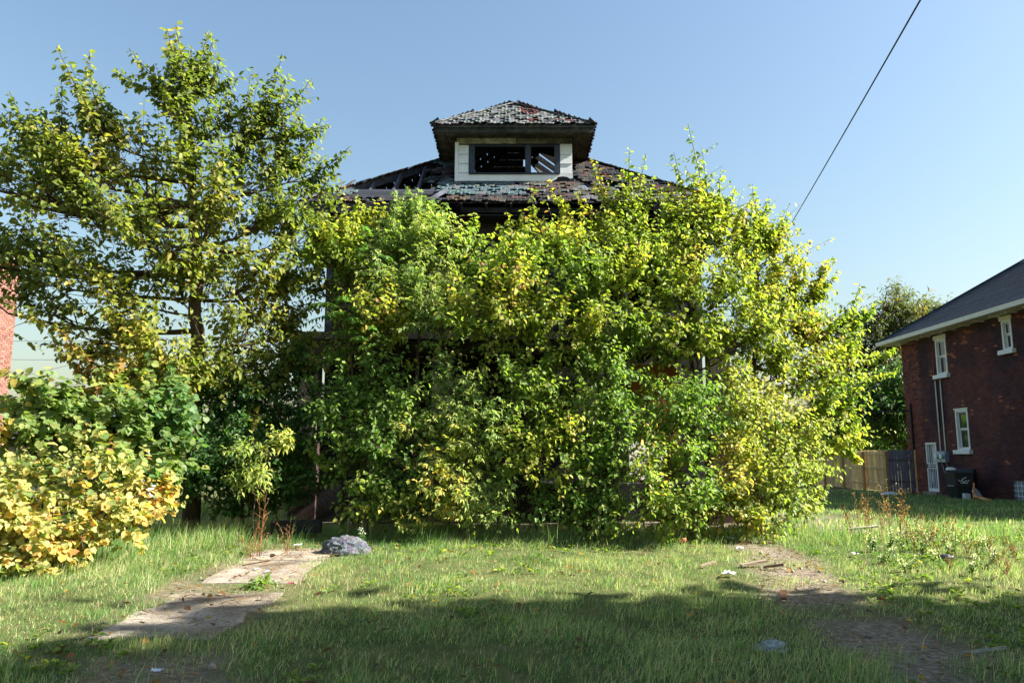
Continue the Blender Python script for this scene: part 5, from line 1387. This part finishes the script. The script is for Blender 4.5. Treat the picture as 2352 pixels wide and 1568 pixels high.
# broad leaved weeds in the turf: rosettes
n = 2600
x = rng.uniform(-8, 10, n); y = rng.uniform(5, 13.5, n)
k = (rng.random(n) < keep_lawn(x, y) * sstep(.45, .7, vnoise(x * .8 + 3, y * .8, 85)) * 1.2); x, y = x[k], y[k]
nn_ = len(x); m_ = 9
a = rng.uniform(0, 2 * np.pi, (nn_, m_)); d = np.stack([np.cos(a), np.sin(a), rng.uniform(.15, .9, (nn_, m_))], -1); d = norm(d)
p = np.stack([x, y, ground_z(x, y) + .02], -1)[:, None] + d * .02
nr = np.array((0, 0, 1.)) + rng.normal(0, .3, d.shape); nr = norm(nr - d * np.sum(nr * d, -1, keepdims=True))
c = palette('green', nn_ * m_) * .8
v, f, cc = leaf_arrays(p.reshape(-1, 3), d.reshape(-1, 3), nr.reshape(-1, 3), rng.uniform(.03, .075, nn_ * m_), c, 'ovate', .8)
tagit(link('broadleaf_weeds', np_mesh('broadleaf_weeds', v, tris=f, tint=cc, mat=M_LEAF)), 'small broad leaved weeds in rosettes among the lawn grass', 'weeds', kind='stuff')

# fallen leaves and dry straw on grass, soil and walk
n = 2200
x = rng.uniform(-8, 9, n); y = rng.uniform(4.8, 13.5, n); dd_ = dirt_amount(x, y)
k = rng.random(n) < (.25 + .75 * np.maximum(dd_, 1 - off_walk(x, y)) * .8); x, y = x[k], y[k]; n = len(x)
a = rng.uniform(0, 2 * np.pi, n); d = norm(np.stack([np.cos(a), np.sin(a), rng.normal(0, .25, n)], -1))
nr = norm(np.array((0, 0, 1.)) + rng.normal(0, .35, d.shape)); nr = norm(nr - d * np.sum(nr * d, -1, keepdims=True))
base_c = np.array([(.19, .07, .025), (.26, .13, .04), (.12, .06, .03), (.36, .22, .05), (.09, .05, .03)])[rng.integers(0, 5, n)]
hz = ground_z(x, y) + .035 + rng.uniform(0, .05, n) * (1 - dirt_amount(x, y)) * off_walk(x, y) + .02 * (1 - off_walk(x, y))
v, f, cc = leaf_arrays(np.stack([x, y, hz], -1), d, nr, rng.uniform(.035, .085, n), base_c, 'ovate', 1.0)
tagit(link('fallen_leaves', np_mesh('fallen_leaves', v, tris=f, tint=cc, mat=M_LEAF)), 'scattered brown and yellow fallen leaves on the lawn and bare soil', 'leaves', kind='stuff')
n = 9000
x = rng.uniform(-7, 8, n); y = rng.uniform(4.8, 13, n)
k = rng.random(n) < np.clip(dirt_amount(x, y) + .5 * (1 - off_walk(x, y)) * (vnoise(x * 3, y * 3, 83) > .62), 0, 1) * .8 + .02; x, y = x[k], y[k]; n = len(x)
a = rng.uniform(0, np.pi, n); L_ = rng.uniform(.04, .2, n)[:, None]; c0 = np.stack([x, y, ground_z(x, y) + .03 + .03 * (1 - off_walk(x, y))], -1)
dv = np.stack([np.cos(a), np.sin(a), rng.normal(0, .2, n)], -1)
pts = c0[:, None, :] + dv[:, None, :] * L_[:, None, :] * np.linspace(-.5, .5, 3)[None, :, None] + np.array((0, 0, .012))[None, None] * np.array((0, 1, 0))[None, :, None]
v, q = tubes(pts, np.full((n, 3), .0022), 3)
tagit(link('straw', np_mesh('straw', v, quads=q, tint=np.repeat(np.array([(.34, .25, .15), (.22, .15, .09), (.42, .33, .2)])[rng.integers(0, 3, n)] * 9, 9, 0), mat=M_BARK)), 'dry straw and broken stems strewn on the bare soil', 'straw', kind='stuff')
# soil crumbs and gravel on the bare track
n = 1400
x = rng.uniform(-7, 7, n); y = rng.uniform(4.8, 12.5, n); k = rng.random(n) < dirt_amount(x, y) ** 2; x, y = x[k], y[k]; n = len(x)
s_ = rng.uniform(.006, .028, n) * rng.choice([1, 1, 1, 1.8], n)
oc = np.array([(1, 0, 0), (-1, 0, 0), (0, 1, 0), (0, -1, 0), (0, 0, 1), (0, 0, -.6)])
v = np.stack([x, y, ground_z(x, y) + .004], -1)[:, None] + oc[None] * s_[:, None, None] * rng.uniform(.6, 1.3, (n, 6, 1))
of = np.array([(0, 2, 4), (2, 1, 4), (1, 3, 4), (3, 0, 4), (2, 0, 5), (1, 2, 5), (3, 1, 5), (0, 3, 5)])
f = (of[None] + np.arange(n)[:, None, None] * 6).reshape(-1, 3)
tagit(link('gravel', np_mesh('gravel', v.reshape(-1, 3), tris=f, tint=np.repeat(rng.uniform(.5, 1.5, (n, 1)) * np.ones((n, 3)), 6, 0), mat=M_CONC)), 'loose gravel and clods on the worn bare track', 'gravel', kind='stuff')

# ------------------------------------------------------------------ rubble and litter
def crumple(name, label, cat, loc, sx, sy, tint, seed):
    r_ = np.random.default_rng(seed); n = 7
    u, v_ = np.meshgrid(np.linspace(-1, 1, n), np.linspace(-1, 1, n))
    k = 1 + .35 * (r_.random((n, n)) - .5); rag = 1 - .3 * np.maximum(np.abs(u), np.abs(v_)) ** 4 * r_.random((n, n))
    x_ = u * sx * k * rag; y_ = v_ * sy * k * rag; z_ = np.abs(r_.normal(0, .33, (n, n))) * min(sx, sy) + .01
    i = np.arange(n * n).reshape(n, n); q = np.stack([i[:-1, :-1], i[:-1, 1:], i[1:, 1:], i[1:, :-1]], -1).reshape(-1, 4)
    me = np_mesh(name, np.stack([x_, y_, z_], -1).reshape(-1, 3), quads=q, tint=np.array(tint)[None] * r_.uniform(.85, 1.1, (n * n, 1)), mat=M_PAPER)
    return tagit(link(name, me, None, loc), label, cat)
bx0, by0, bz0 = on_ground(845, 1388)
lump('boulder', 'rough grey lump of broken concrete at the end of the walk, by the dark bushes', 'boulder', (bx0, by0 + .15, bz0 - .04), (.34, .24, .2), M_ROCK, (.42, .44, .46), seed=3, sub=4, rough=.6)  # tint darkened to stand in for the thicket's shade on the lump
x, y, z = on_ground(1936, 1625)
lump('stone', 'pale lichen grey stone half sunk in the shaded grass at bottom right', 'stone', (x, y, z - .02), (.12, .085, .075), M_ROCK, (.9, .95, .9), seed=8, sub=3, rough=1.0)
for (px, py, sx, sy, lab, nm, sd, tn) in (
    (1825, 1443, .17, .11, 'crumpled white paper on the sunlit bare track', 'paper_scrap', 21, (1, 1, 1.02)),
    (1826, 1352, .12, .09, 'white rag at the foot of the thicket beside yellow leaves', 'rag', 22, (.95, .93, .9)),
    (1850, 1378, .14, .1, 'pale torn paper on the track edge below the rag', 'paper_scrap', 23, (.75, .72, .68)),
    (640, 1430, .05, .04, 'smaller white scrap at the far end of the walk', 'paper_scrap', 24, (1, 1, 1)),
    (668, 1436, .06, .04, 'rounded white scrap on the far slab near the twigs', 'paper_scrap', 25, (1, 1, 1)),
    (745, 1370, .11, .07, 'white crumpled paper left of the grey boulder', 'paper_scrap', 26, (.85, .87, .9)),
    (2139, 1392, .1, .08, 'white torn paper in the sunlit grass, lower of the two by the weeds', 'paper_scrap', 27, (1, .98, .93)),
    (392, 1690, .08, .05, 'bluish white scrap in the shade at bottom left', 'paper_scrap', 28, (.9, .95, 1.05))):
    x, y, z = on_ground(px, py); crumple(nm, lab, 'litter', (x, y, z + .03), sx * .55, sy * .55, tn, sd)
x, y, z = on_ground(2366, 1405); lump('dark_cap', 'dark crumpled cap lying in the sunlit weeds at right', 'cap', (x, y, z + .03), (.09, .07, .05), M_BIN, (2, 2.2, 2.4), seed=31, sub=3, rough=.4)
x, y, z = on_ground(1704, 1362); t = link('drink_cup', MB().tube([(-.05, 0, 0), (.07, .01, .01)], [.03, .04], 10, (.9, .3, .18)).mesh('drink_cup', M_PAPER), None, (x, y, z + .06)); tagit(t, 'orange red paper cup lying in shade at the foot of the thicket', 'cup')
x, y, z = on_ground(726, 1470); crumple('red_scrap', 'dark red scrap at the right edge of the walk joint', 'litter', (x, y, z + .04), .04, .03, (.35, .06, .07), 33)
def plank(px, py, ln, ang, lab, tn, w_=.12, th=.02, tilt=.05, mt=None, nm='plank', dz=.03):
    x, y, z = on_ground(px, py); ln *= .7; w_ *= .8; c, s_ = math.cos(R(ang)) * ln / 2, math.sin(R(ang)) * ln / 2
    o = link(nm, MB().bar((-c, -s_, 0), (c, s_, tilt), w_, th, tint=tn).mesh(nm, mt or M_OLDWOOD), None, (x, y, z + dz)); tagit(o, lab, nm.split('_')[-1])
plank(2160, 1343, .62, -12, 'weathered white board lying flat in the sunlit grass below the tall weeds', (4, 3.8, 3.4), .2, .025, .06, nm='board', dz=.13)
plank(1770, 1420, .3, 15, 'curled tan strip of bark at the left side of the track', (2.6, 2.1, 1.6), .06)
plank(1885, 1418, .5, 8, 'grey broken plank across the upper track', (2.2, 1.9, 1.5), .1, .03)
plank(1935, 1425, .35, -30, 'short brown stick at the right side of the track', (1.2, .8, .6), .05, .03)
plank(1960, 1500, .3, 70, 'reddish brown chip of wood where the track turns dark', (1.4, .7, .4), .08)
plank(2460, 1648, .45, -28, 'thin white stick in the shaded grass at bottom right', (2.6, 2.7, 2.8), .015, .02, .08)
plank(690, 1418, .5, 30, 'pale bent twig over the far slab of the walk', (3, 2.3, 1.8), .014, .012, .16, M_BARK, 'stick', .05)
plank(640, 1425, .6, -20, 'reddish twig across the far slab of the walk', (2.4, 1.3, 1.0), .012, .012, .08, M_BARK, 'stick', .05)

# charred beam end and dark board by the boulder
plank(740, 1350, 1.1, 4, 'black burnt beam behind the boulder in deep shade', (1, 1, 1), .2, .2, .02, M_CHAR, 'beam', .2)

# ------------------------------------------------------------------ weeds with stalks
def stalk_weed(name, label, cat, pos, h, n_st, col, head, headcol, group, spread=.25, leafy=None, hn=14, hs=.012):
    org = np.array(pos); root = thing(name, label, cat, tuple(pos), group)
    pts, lp, ld_, hp = [], [], [], []
    for i in range(n_st):
        a = rng.uniform(0, 2 * np.pi); e = np.array((math.cos(a) * spread * rng.uniform(.2, 1), math.sin(a) * spread * rng.uniform(.2, 1), h * rng.uniform(.6, 1.05)))
        st = bez(np.array((0, 0, -.02)) + rng.normal(0, .02, 3) * (1, 1, 0), e * np.array((.2, .2, .6)), e, 7); pts.append(st)
        for k in range(4):
            s0 = st[2 + k]; d = norm(rng.normal(size=3) * (1, 1, .3) + np.array((0, 0, 1.0))); L_ = h * rng.uniform(.08, .22)
            br = bez(s0, s0 + d * L_ * .5, s0 + d * L_, 7); pts.append(br); hp.append(br[3:])
        hp.append(st[4:])
    v, q = tubes(np.array(pts), (np.linspace(.007, .0032, 7) * (.55 if org[1] < 13.3 else 1))[None] * np.ones((len(pts), 1)), 4)
    link('stem', np_mesh('stem', v, quads=q, tint=np.tile(np.array(col) * 11, (len(v), 1)), mat=M_BARK), root)
    hp = np.concatenate(hp)
    i = rng.integers(0, len(hp), n_st * hn); p = hp[i] + rng.normal(0, .012, (len(i), 3))
    d = norm(rng.normal(size=(len(i), 3)) + np.array((0, 0, .6))); nr = norm(np.cross(d, rng.normal(size=d.shape)))
    v, f, c = leaf_arrays(p, d, nr, rng.uniform(.7, 1.5, len(i)) * hs, np.array(headcol)[None] * rng.uniform(.7, 1.2, (len(i), 1)), 'ovate', 1.6)
    link(head, np_mesh(head, v, tris=f, tint=c, mat=M_LEAF), root, kind='stuff')
    if leafy:
        ps = np.concatenate(pts); i = rng.integers(0, len(ps), n_st * 10); p = ps[i] * (1, 1, .75)
        d = norm(rng.normal(size=(len(i), 3)) + np.array((0, 0, .1))); nr = norm(np.cross(np.cross(d, np.array((0, 0, 1.))), d) + rng.normal(0, .2, d.shape))
        v, f, c = leaf_arrays(p, d, nr, rng.uniform(.04, .09, len(i)), palette(leafy, len(i)), 'lance', 1.0)
        link('leaves', np_mesh('leaves', v, tris=f, tint=c, mat=M_LEAF), root, kind='stuff')
DRY = (.36, .25, .14); BRN = (.20, .11, .06)
ORD = ('leftmost', 'second', 'third', 'fourth', 'fifth', 'sixth', 'seventh', 'eighth', 'ninth', 'tenth', 'eleventh', 'twelfth', 'thirteenth', 'fourteenth')
def nth(i, n): return 'leftmost {}' if i == 0 else 'rightmost {}' if i == n - 1 else ORD[i] + ' {} from the left'
spots = sorted([(2150, 1330, 120, 3), (2172, 1332, 115, 4), (2205, 1335, 100, 4), (2230, 1340, 165, 3), (2250, 1328, 110, 5), (2180, 1325, 80, 3), (2312, 1355, 80, 3), (2365, 1360, 100, 3), (2402, 1345, 60, 2), (2345, 1350, 60, 3), (2128, 1322, 70, 3), (2268, 1340, 95, 4)])
for k, (px, py, hp_, n_) in enumerate(spots):
    x, y, z = on_ground(px, py + 12)
    stalk_weed('dry_weed', nth(k, len(spots)).format('tall dry weed stalk') + ', where the sunlit lawn meets the dark lawn', 'weed', (x, y, z), hp_ * y / 1920, n_, DRY if k % 3 else BRN, 'seed_head', (.32, .22, .11) if k % 2 else (.2, .11, .06), 'dry weed stalks at the edge of the sunlit lawn', .2, None, 26, .017)
spots = sorted([(2255, 1390, 75), (2300, 1395, 65), (2390, 1395, 72), (2450, 1395, 78), (2430, 1440, 55), (2225, 1375, 55), (2270, 1430, 45), (2320, 1370, 70), (2480, 1420, 50), (2210, 1410, 55), (2180, 1380, 50), (2350, 1420, 45)])
for k, (px, py, hp_) in enumerate(spots):
    x, y, z = on_ground(px, py)
    stalk_weed('white_aster', nth(k, len(spots)).format('white flowering aster clump') + ' in the sunlit weeds at the right', 'flower', (x, y, z), hp_ * y / 1920, 4, (.12, .13, .05), 'flowers', (.80, .79, .76), 'white asters in the sunlit weeds', .22, 'dark', 30, .011)
spots = sorted([(2420, 1400, 60), (2500, 1420, 55), (2540, 1400, 60), (2345, 1395, 70), (2380, 1430, 45), (2520, 1450, 50), (2290, 1380, 60), (2470, 1385, 50)])
for k, (px, py, hp_) in enumerate(spots):
    x, y, z = on_ground(px, py)
    stalk_weed('brown_weed', nth(k, len(spots)).format('low brown seeded weed') + ' among the white asters', 'weed', (x, y, z), hp_ * y / 1920, 4, BRN, 'seed_head', (.18, .10, .05), 'brown weeds among the asters', .22, None, 22, .014)
x, y, z = on_ground(902, 1370)
stalk_weed('white_flower', 'small white flowering stalk right of the boulder in shade', 'flower', (x, y, z), .42, 3, (.08, .1, .05), 'flowers', (.7, .72, .74), None, .08, 'dark', 14, .016)
for k, (px, py, hp_, lab) in enumerate([(648, 1390, 150, 'rusty brown dead stalk clump before the dark bush, tallest of its kind'), (628, 1400, 90, 'short rusty dead stalk at the left of the tall rusty clump'), (1895, 1300, 70, 'dry straw coloured weed at the right foot of the thicket'), (1845, 1310, 75, 'reddish dry weed below the sunlit shrub'), (720, 1390, 80, 'thin dead stalk between the rusty clump and the boulder')]):
    x, y, z = on_ground(px, py)
    stalk_weed('dead_stalk', lab, 'weed', (x, y, z), hp_ * y / 1920, 5, (.24, .15, .09), 'seed_head', (.24, .14, .08), None, .25, None, 8)
for k, (px, py) in enumerate([(1200, 1345), (1245, 1350), (1290, 1350), (1325, 1355), (1370, 1350), (1460, 1360)]):
    x, y, z = on_ground(px, py - 5)
    stalk_weed('leafy_stalk', nth(k, 6).format('slender green leafy stalk') + ' at the shaded foot of the thicket', 'weed', (x, y + .3, z), 1.25, 4, (.09, .11, .04), 'buds', (.12, .12, .05), 'leafy stalks under the thicket', .25, 'green', 5)
x, y, z = on_ground(640, 1490)
tree('walk_weed', 'clump of green weed growing in the joint of the walk', 'weed', (x, 8.85), [], [(588, 1352, 8.85, .1), (600, 1358, 8.85, .08)], [], pal='green', kind='lance', size=(.06, .11), per=6, dens=.8, tr=.006, shoot=(.06, .12), twig=.002)
